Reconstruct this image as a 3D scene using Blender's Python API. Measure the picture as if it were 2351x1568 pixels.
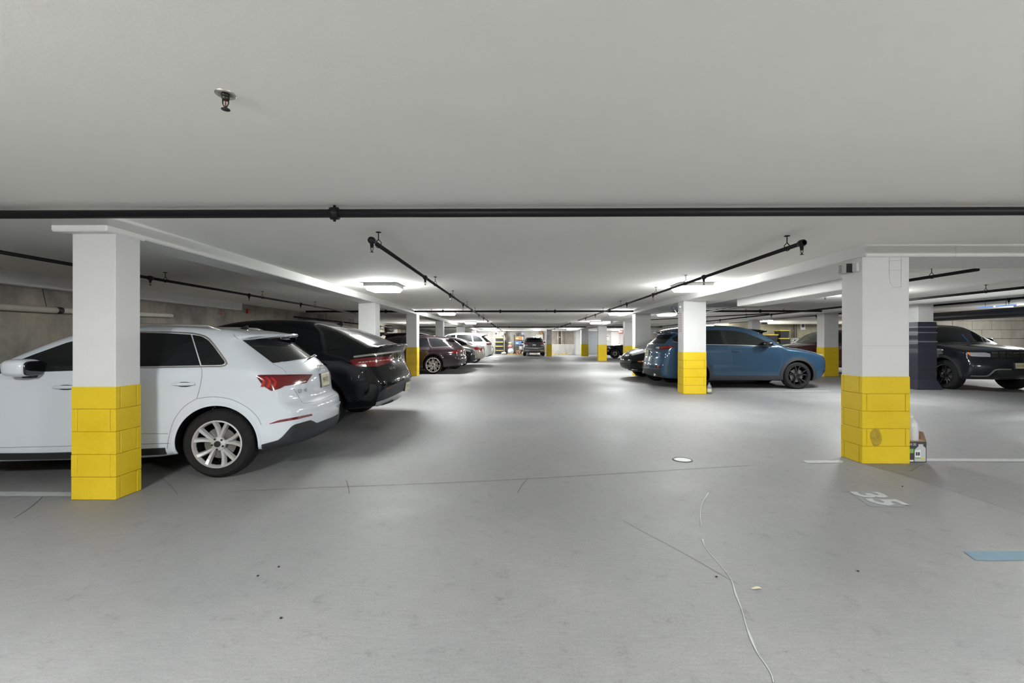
import bpy, bmesh, math, random
import numpy as np
from mathutils import Vector, Matrix
random.seed(7); rng = np.random.RandomState(7)
for _o in list(bpy.data.objects): bpy.data.objects.remove(_o)
SC = bpy.context.scene; COL = SC.collection
# ------------------------------------------------------------------ camera, world, exposure
FPX = 1045.0; YAW = math.radians(0.69); CZ = 1.42
cam_data = bpy.data.cameras.new('camera'); cam_data.sensor_width = 36.0; cam_data.lens = FPX/2351*36
cam_data.clip_start = 0.05; cam_data.clip_end = 200
cam = bpy.data.objects.new('camera', cam_data); COL.objects.link(cam)
cam.location = (0, 0, CZ); cam.rotation_euler = (math.pi/2, 0, YAW); SC.camera = cam
wd = bpy.data.worlds.new('world'); SC.world = wd; wd.use_nodes = True
wd.node_tree.nodes['Background'].inputs[0].default_value = (0.5, 0.5, 0.5, 1)
wd.node_tree.nodes['Background'].inputs[1].default_value = 0.05
SC.view_settings.view_transform = 'Standard'; SC.view_settings.look = 'None'
SC.view_settings.gamma = 1.0; SC.view_settings.use_curve_mapping = False
SC.view_settings.exposure = 0.12
LAMP = 88.0; LAMP_NEAR = 176.0; EDGE = 2.1                          # emission of the ceiling fixtures' lenses (unseen near lamps boosted for the foreground, lens sides for the ceiling)
# ------------------------------------------------------------------ photo pixel -> ray
FW = np.array([-math.sin(YAW), math.cos(YAW), 0.]); RT = np.array([math.cos(YAW), math.sin(YAW), 0.]); UP = np.array([0, 0, 1.])
CAM = np.array([0, 0, CZ])
def pray(px, py):
    px = np.asarray(px, float)[..., None]; py = np.asarray(py, float)[..., None]
    return FW + RT*((px-1175.5)/FPX) + UP*((784-py)/FPX)
def at_depth(px, py, d): return CAM + pray(px, py)*d
def at_z(px, py, z):
    r = pray(px, py); return CAM + r*((z-CZ)/r[2])
def floor_z(x, y):
    t = np.clip((np.asarray(y, float)-6.5)/7.0, 0, 1); a = 0.2*t*t*(3-2*t)
    return a
def on_floor(px, py):
    z = 0.0
    for _ in range(25):
        p = at_z(px, py, z); z = 0.5*z + 0.5*float(floor_z(p[0], p[1]))
    return at_z(px, py, z)
# ------------------------------------------------------------------ materials
def mat(name, col, rough=0.5, metal=0.0, coat=0.0, spec=0.5, emit=0.0, alpha=None):
    m = bpy.data.materials.new(name); m.use_nodes = True
    b = m.node_tree.nodes['Principled BSDF']
    b.inputs['Base Color'].default_value = (*col, 1); b.inputs['Roughness'].default_value = rough
    b.inputs['Metallic'].default_value = metal; b.inputs['Coat Weight'].default_value = coat
    b.inputs['Coat Roughness'].default_value = 0.03; b.inputs['Specular IOR Level'].default_value = spec
    if emit:
        b.inputs['Emission Color'].default_value = (*col, 1); b.inputs['Emission Strength'].default_value = emit
    return m
def N(m, t, **kw):
    n = m.node_tree.nodes.new(t)
    for k, v in kw.items():
        if k in n.inputs: n.inputs[k].default_value = v
        else: setattr(n, k, v)
    return n
def L(m, a, ao, b, bi): m.node_tree.links.new(a.outputs[ao], b.inputs[bi])
def ramp(m, src, so, stops):
    r = m.node_tree.nodes.new('ShaderNodeValToRGB'); L(m, src, so, r, 'Fac')
    e = r.color_ramp.elements
    while len(e) < len(stops): e.new(0.5)
    for i, (p, c) in enumerate(stops): e[i].position = p; e[i].color = (*c, 1)
    return r
def noisy(name, c0, c1, scale, rough=0.7, detail=6, bump=0.0, bscale=40, spec=0.3, stretch=None):
    """colour mottled between c0 and c1, with fine relief"""
    m = mat(name, c0, rough, spec=spec); b = m.node_tree.nodes['Principled BSDF']
    tc = N(m, 'ShaderNodeTexCoord'); src = tc; so = 'Object'
    if stretch:
        mp = N(m, 'ShaderNodeMapping'); mp.inputs['Scale'].default_value = stretch; L(m, tc, 'Object', mp, 'Vector'); src = mp; so = 'Vector'
    n = N(m, 'ShaderNodeTexNoise', Scale=scale, Detail=detail, Roughness=0.6); L(m, src, so, n, 'Vector')
    r = ramp(m, n, 'Fac', [(0.3, c0), (0.7, c1)]); L(m, r, 'Color', b, 'Base Color')
    if bump:
        n2 = N(m, 'ShaderNodeTexNoise', Scale=bscale, Detail=4); L(m, tc, 'Object', n2, 'Vector')
        bp = N(m, 'ShaderNodeBump', Strength=bump, Distance=0.01); L(m, n2, 'Fac', bp, 'Height'); L(m, bp, 'Normal', b, 'Normal')
    return m
def mixc(m, fac, fo, a, ao, b, bo, typ='MIX'):
    x = m.node_tree.nodes.new('ShaderNodeMix'); x.data_type = 'RGBA'; x.blend_type = typ
    if fac is None: x.inputs['Factor'].default_value = fo
    else: L(m, fac, fo, x, 'Factor')
    for idx, (s, o) in ((6, (a, ao)), (7, (b, bo))):
        if s is None: x.inputs[idx].default_value = (*o, 1)
        else: m.node_tree.links.new(s.outputs[o], x.inputs[idx])
    return x
M = {}
M['ceiling'] = noisy('ceiling_paint', (.86, .85, .80), (.91, .90, .85), 0.5, 0.85, bump=0.06, bscale=60)
M['white'] = noisy('column_paint', (.62, .62, .615), (.68, .68, .675), 1.5, 0.6, bump=0.12, bscale=90)
M['beam'] = noisy('beam_paint', (.70, .70, .68), (.77, .77, .75), 1.0, 0.7, bump=0.1, bscale=50)
M['yellow'] = noisy('yellow_block_paint', (.66, .46, .014), (.74, .54, .03), 2.2, 0.5, spec=0.2, bump=0.35, bscale=120)
M['yellow2'] = noisy('yellow_scuffed_paint', (.50, .33, .03), (.74, .50, .03), 3.0, 0.6, bump=0.3, bscale=120)
M['mortar'] = noisy('yellow_joint_paint', (.42, .26, .01), (.55, .36, .015), 6, 0.7)
def concrete_floor():
    m = mat('concrete_floor', (.4, .4, .4), 0.6, spec=0.42); b = m.node_tree.nodes['Principled BSDF']
    tc = N(m, 'ShaderNodeTexCoord')
    n1 = N(m, 'ShaderNodeTexNoise', Scale=0.55, Detail=7, Roughness=0.62); L(m, tc, 'Object', n1, 'Vector')
    c1 = ramp(m, n1, 'Fac', [(0.30, (.205, .208, .214)), (0.52, (.242, .243, .246)), (0.72, (.290, .290, .288))])
    mp = N(m, 'ShaderNodeMapping'); mp.inputs['Scale'].default_value = (9, 60, 1); mp.inputs['Rotation'].default_value = (0, 0, 0.55); L(m, tc, 'Object', mp, 'Vector')
    n2 = N(m, 'ShaderNodeTexNoise', Scale=1.0, Detail=5, Roughness=0.7); L(m, mp, 'Vector', n2, 'Vector')
    c2 = ramp(m, n2, 'Fac', [(0.35, (.90, .90, .90)), (0.65, (1.06, 1.06, 1.06))])
    x = mixc(m, None, 0.8, c1, 'Color', c2, 'Color', 'MULTIPLY')
    n3 = N(m, 'ShaderNodeTexNoise', Scale=85, Detail=4, Roughness=0.85); L(m, tc, 'Object', n3, 'Vector')
    c3 = ramp(m, n3, 'Fac', [(0.33, (.74, .74, .74)), (0.5, (1, 1, 1)), (0.68, (1.16, 1.16, 1.16))])
    x2 = mixc(m, None, 0.65, x, 2, c3, 'Color', 'MULTIPLY')
    # dark specks and streaks
    n4 = N(m, 'ShaderNodeTexNoise', Scale=7, Detail=8, Roughness=0.75); L(m, tc, 'Object', n4, 'Vector')
    c4 = ramp(m, n4, 'Fac', [(0.25, (.55, .55, .55)), (0.43, (1, 1, 1)), (.75, (1.08, 1.08, 1.08))])
    x3 = mixc(m, None, 0.8, x2, 2, c4, 'Color', 'MULTIPLY')
    L(m, x3, 2, b, 'Base Color')
    rr = ramp(m, n1, 'Fac', [(0.3, (.46, .46, .46)), (0.7, (.68, .68, .68))]); L(m, rr, 'Color', b, 'Roughness')
    # broom lines + grain
    mp2 = N(m, 'ShaderNodeMapping'); mp2.inputs['Scale'].default_value = (10, 160, 1); mp2.inputs['Rotation'].default_value = (0, 0, 0.75); L(m, tc, 'Object', mp2, 'Vector')
    n5 = N(m, 'ShaderNodeTexNoise', Scale=1.0, Detail=4); L(m, mp2, 'Vector', n5, 'Vector')
    ad = N(m, 'ShaderNodeMath', operation='ADD'); L(m, n5, 'Fac', ad, 0); L(m, n3, 'Fac', ad, 1)
    bp = N(m, 'ShaderNodeBump', Strength=0.16, Distance=0.005); L(m, ad, 'Value', bp, 'Height'); L(m, bp, 'Normal', b, 'Normal')
    return m
M['floor'] = concrete_floor()
def concrete_wall(name, cols, streak=True):
    m = mat(name, cols[0], 0.85, spec=0.2); b = m.node_tree.nodes['Principled BSDF']
    tc = N(m, 'ShaderNodeTexCoord')
    n1 = N(m, 'ShaderNodeTexNoise', Scale=1.1, Detail=8, Roughness=0.65); L(m, tc, 'Object', n1, 'Vector')
    c1 = ramp(m, n1, 'Fac', [(0.3, cols[0]), (0.5, cols[1]), (0.7, cols[2])])
    mp = N(m, 'ShaderNodeMapping'); mp.inputs['Scale'].default_value = (1.6, 1.6, .45); L(m, tc, 'Object', mp, 'Vector')
    n2 = N(m, 'ShaderNodeTexNoise', Scale=1.2, Detail=6, Roughness=0.7); L(m, mp, 'Vector', n2, 'Vector')
    c2 = ramp(m, n2, 'Fac', [(0.35, (.55, .52, .48)), (0.6, (1.1, 1.1, 1.08))])
    x = mixc(m, None, 0.45 if streak else 0.4, c1, 'Color', c2, 'Color', 'MULTIPLY'); L(m, x, 2, b, 'Base Color')
    bp = N(m, 'ShaderNodeBump', Strength=0.4, Distance=0.02); L(m, n1, 'Fac', bp, 'Height'); L(m, bp, 'Normal', b, 'Normal')
    return m
M['cwall'] = concrete_wall('stained_concrete', [(.19, .185, .165), (.34, .325, .29), (.46, .39, .30)])
M['cblock'] = concrete_wall('grey_block', [(.40, .375, .33), (.50, .47, .41), (.56, .52, .45)], False)
M['farwall'] = concrete_wall('far_block_wall', [(.50, .48, .45), (.60, .58, .55), (.68, .66, .63)], False)
M['ywall'] = concrete_wall('far_cream_wall', [(.34, .31, .23), (.42, .38, .28), (.47, .42, .32)], False)
M['blackpipe'] = mat('black_pipe', (.008, .008, .009), 0.45, spec=.25)
M['darkpipe'] = mat('dark_duct', (.035, .037, .04), 0.5)
M['bluepipe'] = mat('blue_lit_tube', (.10, .30, .70), 0.3)
M['pvc'] = noisy('cream_pipe_plastic', (.55, .53, .46), (.66, .64, .56), 3, 0.45)
M['lens'] = mat('lamp_lens', (.97, .985, .975), 0.4, emit=LAMP)
M['lens_near'] = mat('near_lamp_lens', (.97, .985, .975), 0.4, emit=LAMP_NEAR)
M['edge'] = mat('lamp_lens_edge', (.97, .985, .975), 0.4, emit=LAMP*EDGE)
M['edge_near'] = mat('near_lamp_lens_edge', (.97, .985, .975), 0.4, emit=LAMP_NEAR*EDGE)
M['lampbody'] = mat('lamp_housing', (.82, .82, .82), 0.5)
M['glass'] = mat('tinted_glass', (.008, .009, .010), 0.04, spec=0.3)
M['glass2'] = mat('clear_dark_glass', (.014, .018, .017), 0.05, spec=0.35)
M['glass_far'] = mat('dull_tinted_glass', (.012, .013, .014), .35, spec=.06)
M['gap'] = mat('panel_gap', (.07, .07, .075), .8)
M['rubber'] = noisy('tyre_rubber', (.008, .008, .009), (.015, .015, .016), 20, 0.8)
M['blackpl'] = mat('black_plastic', (.018, .019, .02), 0.5)
M['greypl'] = mat('grey_plastic', (.075, .08, .085), 0.5)
M['gloss'] = mat('gloss_black', (.006, .006, .007), 0.08, coat=1)
M['chrome'] = mat('chrome', (.78, .78, .79), 0.12, metal=1)
M['satin'] = mat('satin_metal', (.60, .58, .54), 0.35, metal=1)
M['alloy'] = mat('silver_alloy', (.60, .60, .61), 0.3, metal=0.45)
M['darkalloy'] = mat('black_alloy', (.012, .012, .014), 0.25, coat=0.5)
M['disc'] = mat('brake_disc', (.22, .21, .20), 0.4, metal=0.8)
M['red'] = mat('red_lens', (.15, .003, .004), 0.10, coat=1)
M['darkred'] = mat('smoked_red_lens', (.07, .004, .006), 0.10, coat=1)
M['brightred'] = mat('bright_red_lens', (.45, .010, .010), 0.15, coat=1)
M['clearlens'] = mat('clear_lens', (.65, .68, .70), 0.08, metal=0.6)
M['amber'] = mat('amber_lens', (.75, .20, .02), 0.2, coat=1)
M['plate'] = noisy('cream_plate', (.58, .52, .32), (.68, .64, .50), 6, 0.4)
M['white_pl'] = mat('white_plate', (.75, .75, .74), 0.4)
M['ink'] = mat('dark_ink', (.02, .02, .022), 0.5)
M['cavity'] = mat('wheel_well', (.006, .006, .006), 0.9, spec=0.1)
M['markpaint'] = noisy('white_floor_paint', (.40, .41, .42), (.50, .51, .52), 14, 0.6)
M['fadedpaint'] = noisy('faded_floor_paint', (.28, .28, .285), (.36, .36, .365), 10, .6)
M['darkclad'] = mat('dark_cladding', (.022, .025, .03), .5)
M['crack'] = mat('crack_line', (.13, .13, .13), 0.9)
def paint(name, col, metal=0.0, rough=0.35, spec=.15): return mat(name, col, rough, metal, coat=1.0, spec=spec)
# ------------------------------------------------------------------ mesh helpers
ORG = {}
def link(name, me, m, parent=None, smooth=False):
    o = bpy.data.objects.new(name, me); COL.objects.link(o)
    if m is not None:
        for mm in (m if isinstance(m, (list, tuple)) else [m]): me.materials.append(mm)
    if parent is not None: o.parent = parent
    ORG[o.name] = ORG.get(parent.name, (0, 0, 0)) if parent is not None else (0, 0, 0)
    if smooth: me.polygons.foreach_set('use_smooth', [True]*len(me.polygons))
    return o
def obj(name, V, F, m, parent=None, smooth=False):
    """V in world coordinates (in the car's own frame for car parts)"""
    me = bpy.data.meshes.new(name)
    V = np.asarray(V, float)
    if parent is not None: V = V-np.asarray(ORG.get(parent.name, (0, 0, 0)))
    me.from_pydata(V.tolist(), [], F); me.update()
    return link(name, me, m, parent, smooth)
def empty(name, loc, rz=0.0, local=False):
    o = bpy.data.objects.new(name, None); COL.objects.link(o); o.location = loc; o.rotation_euler = (0, 0, rz)
    o.empty_display_size = 0.2; ORG[o.name] = (0, 0, 0) if local else tuple(loc)
    return o
def tag(o, label, cat, group=None):
    o['label'] = label; o['category'] = cat
    if group: o['group'] = group
    return o
def struct(o, label=None):
    o['kind'] = 'structure'
    if label: o['label'] = label
    return o
BOXF = [(0, 3, 2, 1), (4, 5, 6, 7), (0, 1, 5, 4), (1, 2, 6, 5), (2, 3, 7, 6), (3, 0, 4, 7)]
def boxv(x0, x1, y0, y1, z0, z1):
    return [(x0, y0, z0), (x1, y0, z0), (x1, y1, z0), (x0, y1, z0), (x0, y0, z1), (x1, y0, z1), (x1, y1, z1), (x0, y1, z1)]
class MB:
    """collects shapes into one mesh"""
    def __init__(s): s.V = []; s.F = []
    def add(s, V, F):
        n = len(s.V); s.V += [tuple(v) for v in V]; s.F += [tuple(i+n for i in f) for f in F]; return s
    def box(s, x0, x1, y0, y1, z0, z1): return s.add(boxv(x0, x1, y0, y1, z0, z1), BOXF)
    def bbox(s, x0, x1, y0, y1, z0, z1, b=0.01):
        """chamfered box"""
        bm = bmesh.new(); vs = [bm.verts.new(v) for v in boxv(x0, x1, y0, y1, z0, z1)]
        for f in BOXF: bm.faces.new([vs[i] for i in f])
        bmesh.ops.bevel(bm, geom=list(bm.edges), offset=b, segments=1, affect='EDGES')
        bm.verts.index_update(); s.add([v.co[:] for v in bm.verts], [[v.index for v in f.verts] for f in bm.faces]); bm.free(); return s
    def tube(s, P, r, n=12, cap=True):
        P = [np.asarray(p, float) for p in P]; rs = r if isinstance(r, (list, tuple)) else [r]*len(P)
        base = len(s.V); u = None
        for i, p in enumerate(P):
            t = (P[min(i+1, len(P)-1)]-P[max(i-1, 0)]); t = t/(np.linalg.norm(t)+1e-12)
            if u is None:
                a = np.array([0, 0, 1.]) if abs(t[2]) < .9 else np.array([1., 0, 0]); u = np.cross(t, a)
            u = u-t*(u@t); u /= np.linalg.norm(u); v = np.cross(t, u)
            for k in range(n):
                an = 2*math.pi*k/n; s.V.append(tuple(p+rs[i]*(math.cos(an)*u+math.sin(an)*v)))
        for i in range(len(P)-1):
            for k in range(n):
                a = base+i*n+k; b = base+i*n+(k+1) % n; s.F.append((a, b, b+n, a+n))
        if cap:
            s.F.append(tuple(base+k for k in reversed(range(n)))); e = base+(len(P)-1)*n; s.F.append(tuple(e+k for k in range(n)))
        return s
    def lathe(s, prof, c=(0, 0, 0), axis='z', n=24):
        """prof: (radius, height) pairs around an axis through c"""
        base = len(s.V); c = np.asarray(c, float)
        for r, h in prof:
            for k in range(n):
                a = 2*math.pi*k/n; q = (r*math.cos(a), r*math.sin(a), h)
                if axis == 'y': q = (q[0], q[2], q[1])
                elif axis == 'x': q = (q[2], q[0], q[1])
                s.V.append(tuple(c+np.array(q)))
        for i in range(len(prof)-1):
            for k in range(n):
                a = base+i*n+k; b = base+i*n+(k+1) % n
                s.F.append((a, b, b+n, a+n) if axis != 'y' else (a, a+n, b+n, b))
        return s
    def prism(s, poly, z0, z1, axis='z'):
        n = len(poly); base = len(s.V)
        for h in (z0, z1):
            for a, b in poly:
                s.V.append((a, b, h) if axis == 'z' else ((a, h, b) if axis == 'y' else (h, a, b)))
        s.F.append(tuple(base+i for i in reversed(range(n)))); s.F.append(tuple(base+n+i for i in range(n)))
        for i in range(n):
            j = (i+1) % n; s.F.append((base+i, base+j, base+n+j, base+n+i))
        return s
    def ball(s, c, r, n=12, m=8):
        c = np.asarray(c, float); r = np.array(r if isinstance(r, (tuple, list)) else (r, r, r), float); base = len(s.V)
        for i in range(m+1):
            th = math.pi*i/m
            for k in range(n):
                a = 2*math.pi*k/n; s.V.append(tuple(c+r*np.array([math.sin(th)*math.cos(a), math.sin(th)*math.sin(a), math.cos(th)])))
        for i in range(m):
            for k in range(n):
                a = base+i*n+k; b = base+i*n+(k+1) % n; s.F.append((a, a+n, b+n, b))
        return s
    def build(s, name, m, parent=None, smooth=False): return obj(name, s.V, s.F, m, parent, smooth)
def flat_smooth(o, ang=0.6):
    try: o.data.set_sharp_from_angle(angle=ang)
    except Exception: pass
    return o
def text_mesh(s, size, bold=0.0):
    cu = bpy.data.curves.new('lettering', 'FONT'); cu.body = s; cu.size = size; cu.align_x = 'CENTER'; cu.align_y = 'CENTER'; cu.resolution_u = 2; cu.offset = bold
    t = bpy.data.objects.new('lettering_tmp', cu); COL.objects.link(t); bpy.context.view_layer.update()
    me = bpy.data.meshes.new_from_object(t.evaluated_get(bpy.context.evaluated_depsgraph_get()))
    V = np.array([v.co[:] for v in me.vertices]) if len(me.vertices) else np.zeros((0, 3)); F = [tuple(p.vertices) for p in me.polygons]
    bpy.data.objects.remove(t); bpy.data.meshes.remove(me); return V, F
# ------------------------------------------------------------------ the garage shell
ZC = 2.54; ZB = 2.40                                   # slab soffit, underside of the beams
XL, XR, YN, YF = -8.2, 27.0, -5.0, 44.0
def make_floor():
    xs = np.linspace(XL-.3, XR+.3, 60); ys = np.concatenate([np.linspace(YN-.3, 6, 18), np.linspace(6.3, 14, 34), np.linspace(15, YF+.3, 20)])
    V = [(x, y, float(floor_z(x, y))) for y in ys for x in xs]; n = len(xs)
    F = [(j*n+i, j*n+i+1, (j+1)*n+i+1, (j+1)*n+i) for j in range(len(ys)-1) for i in range(n-1)]
    return obj('floor', V, F, M['floor'], smooth=True)
FLOOR = struct(make_floor(), 'grey brushed concrete garage floor')
struct(MB().box(XL-.3, XR+.3, YN-.3, YF+.3, ZC, ZC+.25).build('ceiling', M['ceiling']), 'off-white painted concrete slab ceiling')
struct(MB().box(XL-.3, XL, YN-.3, YF+.3, -.1, ZC+.1).build('wall_left', M['cwall']), 'stained bare concrete retaining wall')
struct(MB().box(XL-.3, XR+.3, YN-.3, YN, -.1, ZC+.1).build('wall_back', M['cblock']))
struct(MB().box(XR, XR+.3, YN-.3, YF+.3, -.1, ZC+.1).build('wall_right', M['cblock']))
# far wall: left part at 44 m, a step forward to the right of the aisle end, cream wall of the right-hand bay
struct(MB().box(XL-.3, 13.5, YF, YF+.3, -.1, ZC+.1).build('wall_far', M['farwall']), 'pale block wall at the end of the aisle')
struct(MB().box(13.3, XR+.3, 25.3, YF+.3, -.1, ZC+.1).build('wall_end', M['ywall']), 'cream block wall at the far end of the right bay')
# wall of large blocks behind the black off-roader on the right; every block is its own piece
WB = struct(MB().box(15.0, XR, 17.06, 17.3, 0.1, ZC+.1).build('wall_bay', M['mortar_grey'] if 'mortar_grey' in M else M['cblock']), 'grey block wall behind the black off-roader')
bw, bh = .72, .33
k = 0
z = .2
while z < ZC:
    x = 15.0-(bw/2 if k % 2 else 0)
    while x < 24.5:
        x0 = max(x, 15.0); z1 = min(z+bh, ZC)
        if x+bw-x0 > .1: MB().bbox(x0+.008, x+bw-.008, 17.02+random.uniform(-.006, .004), 17.08, z+.008, z1-.006, .008).build('block', M['cblock'], WB)
        x += bw
    z += bh; k += 1
# beams
def beam(x0, x1, y0, y1, z0, label=None, z1=None, nm='ceiling_beam'):
    return struct(MB().bbox(x0, x1, y0, y1, z0, (z1 or ZC)+.02, .012).build(nm, M['beam']), label)
beam(-4.0, -3.59, 4.3, 44, ZB, 'white beam along the left row of pillars')
beam(-4.085, -3.588, 3.93, 4.36, 2.385, 'white beam end over the nearest left pillar')
beam(4.02, 5.05, 5.3, 22, ZB, 'wide white beam along the right row of pillars')
beam(5.06, 5.6, 6.72, 10.56, 2.23, 'lower white beam stub right of the aisle', z1=ZB)
beam(5.05, 27, 5.31, 6.2, ZB+.001, 'white cross beam running right from the near right pillar')
beam(10.5, 11.05, 6.2, 40, ZB, 'white beam along the far right row of pillars')
beam(5.0, 5.6, 22, 44, ZB, 'white beam along the far right pillars of the aisle')
beam(XL, -7.97, -8, 13.1, 2.32, 'white soffit beam along the left wall')
beam(11.05, 27, 20.6, 21.1, ZB, 'white cross beam in the right bay')
beam(-8.2, 13.3, 43.5, 44, 2.42, 'white beam above the far wall')
beam(-4.9, -2.95, 30.2, 30.9, ZB, 'wide white cap over a far left pillar')
beam(4.9, 10.5, 24.0, 24.6, ZB-.03, 'white cross beam in the middle right bay')
# ------------------------------------------------------------------ pillars
CH = 0.2032
def pillar(label, x0, x1, y0, y1, courses=5, top=ZB, blocks=True, group=None, ym='yellow', gap=.004, zf=None, proud=.006):
    cx, cy = (x0+x1)/2, (y0+y1)/2; zf = float(floor_z(cx, cy)) if zf is None else zf
    P = tag(empty('pillar', (cx, cy, zf)), label, 'pillar', group)
    zt = zf+CH*courses
    MB().bbox(x0+proud, x1-proud, y0+proud, y1-proud, zt-.01, top+.004, .005).build('shaft', M['white'], P)
    if blocks:
        MB().box(x0+.008, x1-.008, y0+.008, y1-.008, zf-.02, zt-.004).build('core', M['mortar'], P)
        t = .055
        for c in range(courses):
            a, b = zf+c*CH+gap/2, zf+(c+1)*CH-gap/2
            j = lambda: random.uniform(-.0015, .0015)
            if c % 2 == 0:
                segs = [(x0, x1, y0, y0+t-gap), (x0, x1, y1-t+gap, y1), (x0, x0+t, y0+t, y1-t), (x1-t, x1, y0+t, y1-t)]
            else:
                segs = [(x0, x0+t-gap, y0, y1), (x1-t+gap, x1, y0, y1), (x0+t, x1-t, y0, y0+t), (x0+t, x1-t, y1-t, y1)]
            for (a0, a1, b0, b1) in segs:
                d = j(); MB().bbox(a0-d, a1+d, b0-d, b1+d, a, b, .004).build('block', M[ym], P)
    else:
        MB().bbox(x0, x1, y0, y1, zf-.01, zt, .01).build('painted_base', M[ym], P)
    return P
L1 = pillar('nearest white pillar with yellow block base beside the white crossover', -4.0, -3.597, 4.029, 4.312, zf=0.0, top=2.39)
R1 = pillar('white pillar with yellow block base and grey box near the painted 35', 4.0, 4.552, 5.33, 5.68, zf=0.0)
R2 = pillar('white pillar with pale yellow block base in front of the blue crossover', 4.015, 4.569, 11.06, 11.46)
L2 = pillar('plain white pillar rising behind the black coupe-like crossover', -4.02, -3.58, 11.43, 11.83, ym='yellow2')
L3 = pillar('white pillar with scuffed yellow base left of the burgundy wagon', -3.93, -3.545, 16.0, 16.4, ym='yellow2')
L4 = pillar('grey-white pillar behind the roof of the burgundy wagon', -3.92, -3.55, 21.7, 22.1, blocks=False)
L5 = pillar('white pillar under a wide cap beside the white crossover', -4.1, -3.56, 30.4, 30.8, blocks=False)
L6 = pillar('farthest left white pillar behind the white crossover', -3.95, -3.55, 39, 39.4, blocks=False)
R3 = pillar('wide white pillar behind the nose of the black sports car', 4.16, 4.72, 16.15, 16.55)
R4 = pillar('white pillar with yellow base right of the black car nose', 5.2, 5.6, 22.1, 22.5, blocks=False)
R5 = pillar('white pillar with yellow base left of the parked black car wheel', 5.08, 5.62, 28.7, 29.1, blocks=False)
R6 = pillar('slim white pillar with yellow base by the grey steel door', 5.3, 5.9, 37.9, 38.3, blocks=False)
R7 = pillar('white pillar with yellow base beside the grey car at the far end', 2.38, 2.82, 37.4, 37.8, blocks=False)
Q1 = pillar('white pillar wrapped in black padding left of the black off-roader', 10.45, 10.86, 12.0, 12.4, blocks=False)
Q2 = pillar('white pillar with yellow base right of the blue crossover nose', 10.69, 11.2, 16.0, 16.4)
Q3_ = pillar('white pillar rising above the roof of the blue crossover', 10.6, 10.98, 20.7, 21.1, blocks=False)
# ------------------------------------------------------------------ ceiling fixtures
def fixture(x, y, label, w=.62, d=.62, h=.07, z=ZC, group='square ceiling lamps'):
    T = tag(empty('ceiling_lamp', (x, y, z)), label, 'lamp', group)
    MB().bbox(x-w/2, x+w/2, y-d/2, y+d/2, z-h, z, .012).build('housing', M['lampbody'], T)
    q = .02
    V = [(x-w/2+q, y-d/2+q, z-h+.0), (x+w/2-q, y-d/2+q, z-h+.0), (x+w/2-q, y+d/2-q, z-h+.0), (x-w/2+q, y+d/2-q, z-h+.0),
         (x-w/2+.06, y-d/2+.06, z-h-.065), (x+w/2-.06, y-d/2+.06, z-h-.065), (x+w/2-.06, y+d/2-.06, z-h-.065), (x-w/2+.06, y+d/2-.06, z-h-.065)]
    F = [(4, 7, 6, 5), (0, 4, 5, 1), (1, 5, 6, 2), (2, 6, 7, 3), (3, 7, 4, 0)]
    o = obj('lens', V, F, [M['lens_near'], M['edge_near']] if y < 0 else [M['lens'], M['edge']], T)
    o.data.polygons.foreach_set('material_index', [0, 1, 1, 1, 1])
    return T
for x, y, lb in [(-2.62, 8.9, 'square ceiling lamp above the tail of the black coupe-like crossover'), (3.40, 8.93, 'square ceiling lamp in front of the right pillar by the blue crossover'),
                 (-2.63, 16.9, 'second ceiling lamp on the left above the burgundy wagon'), (4.07-.35, 16.9, 'second ceiling lamp on the right beside the wide pillar'),
                 (-2.63, 25.5, 'third ceiling lamp on the left above the white crossover'), (4.39, 25.5, 'third ceiling lamp on the right in front of a yellow pillar'),
                 (-2.5, 37.5, 'ceiling lamp near the tote rack at the far end'), (-2.15, 42.0, 'farthest left ceiling lamp beside the tote rack'), (1.75, 41.0, 'ceiling lamp above the grey car at the far end'), (4.5, 38.7, 'ceiling lamp left of the slim far right pillar'),
                 (-2.62, -.2, 'ceiling lamp over the aisle beside the camera, left row'), (3.4, -.2, 'ceiling lamp over the aisle beside the camera, right row'),
                 
                 (9.4, -.6, 'added fill lamp in the near right bay outside the frame'), (12.3, 29.6, 'ceiling lamp seen just above the roof of the blue crossover'), (12.2, 22.7, 'ceiling lamp right of the pillar above the blue crossover'), (5.75, 17.6, 'ceiling lamp partly hidden by the wide right pillar'), (8.9, 41.3, 'ceiling lamp by the white door at the far right'), (-6.32, 27.5, 'added fill lamp in the far left bay hidden behind a pillar'), (15.9, 14.2, 'added unseen fill lamp in the right bay beside the black off-roader'), (8.0, 10.6, 'ceiling lamp in the right bay above the blue crossover hood'), (17.0, 21.5, 'ceiling lamp in front of the cream wall')]:  # near-right, far-left and off-roader lamps are added, unseen, to brighten dark bays
    fixture(x, y, lb)
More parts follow.
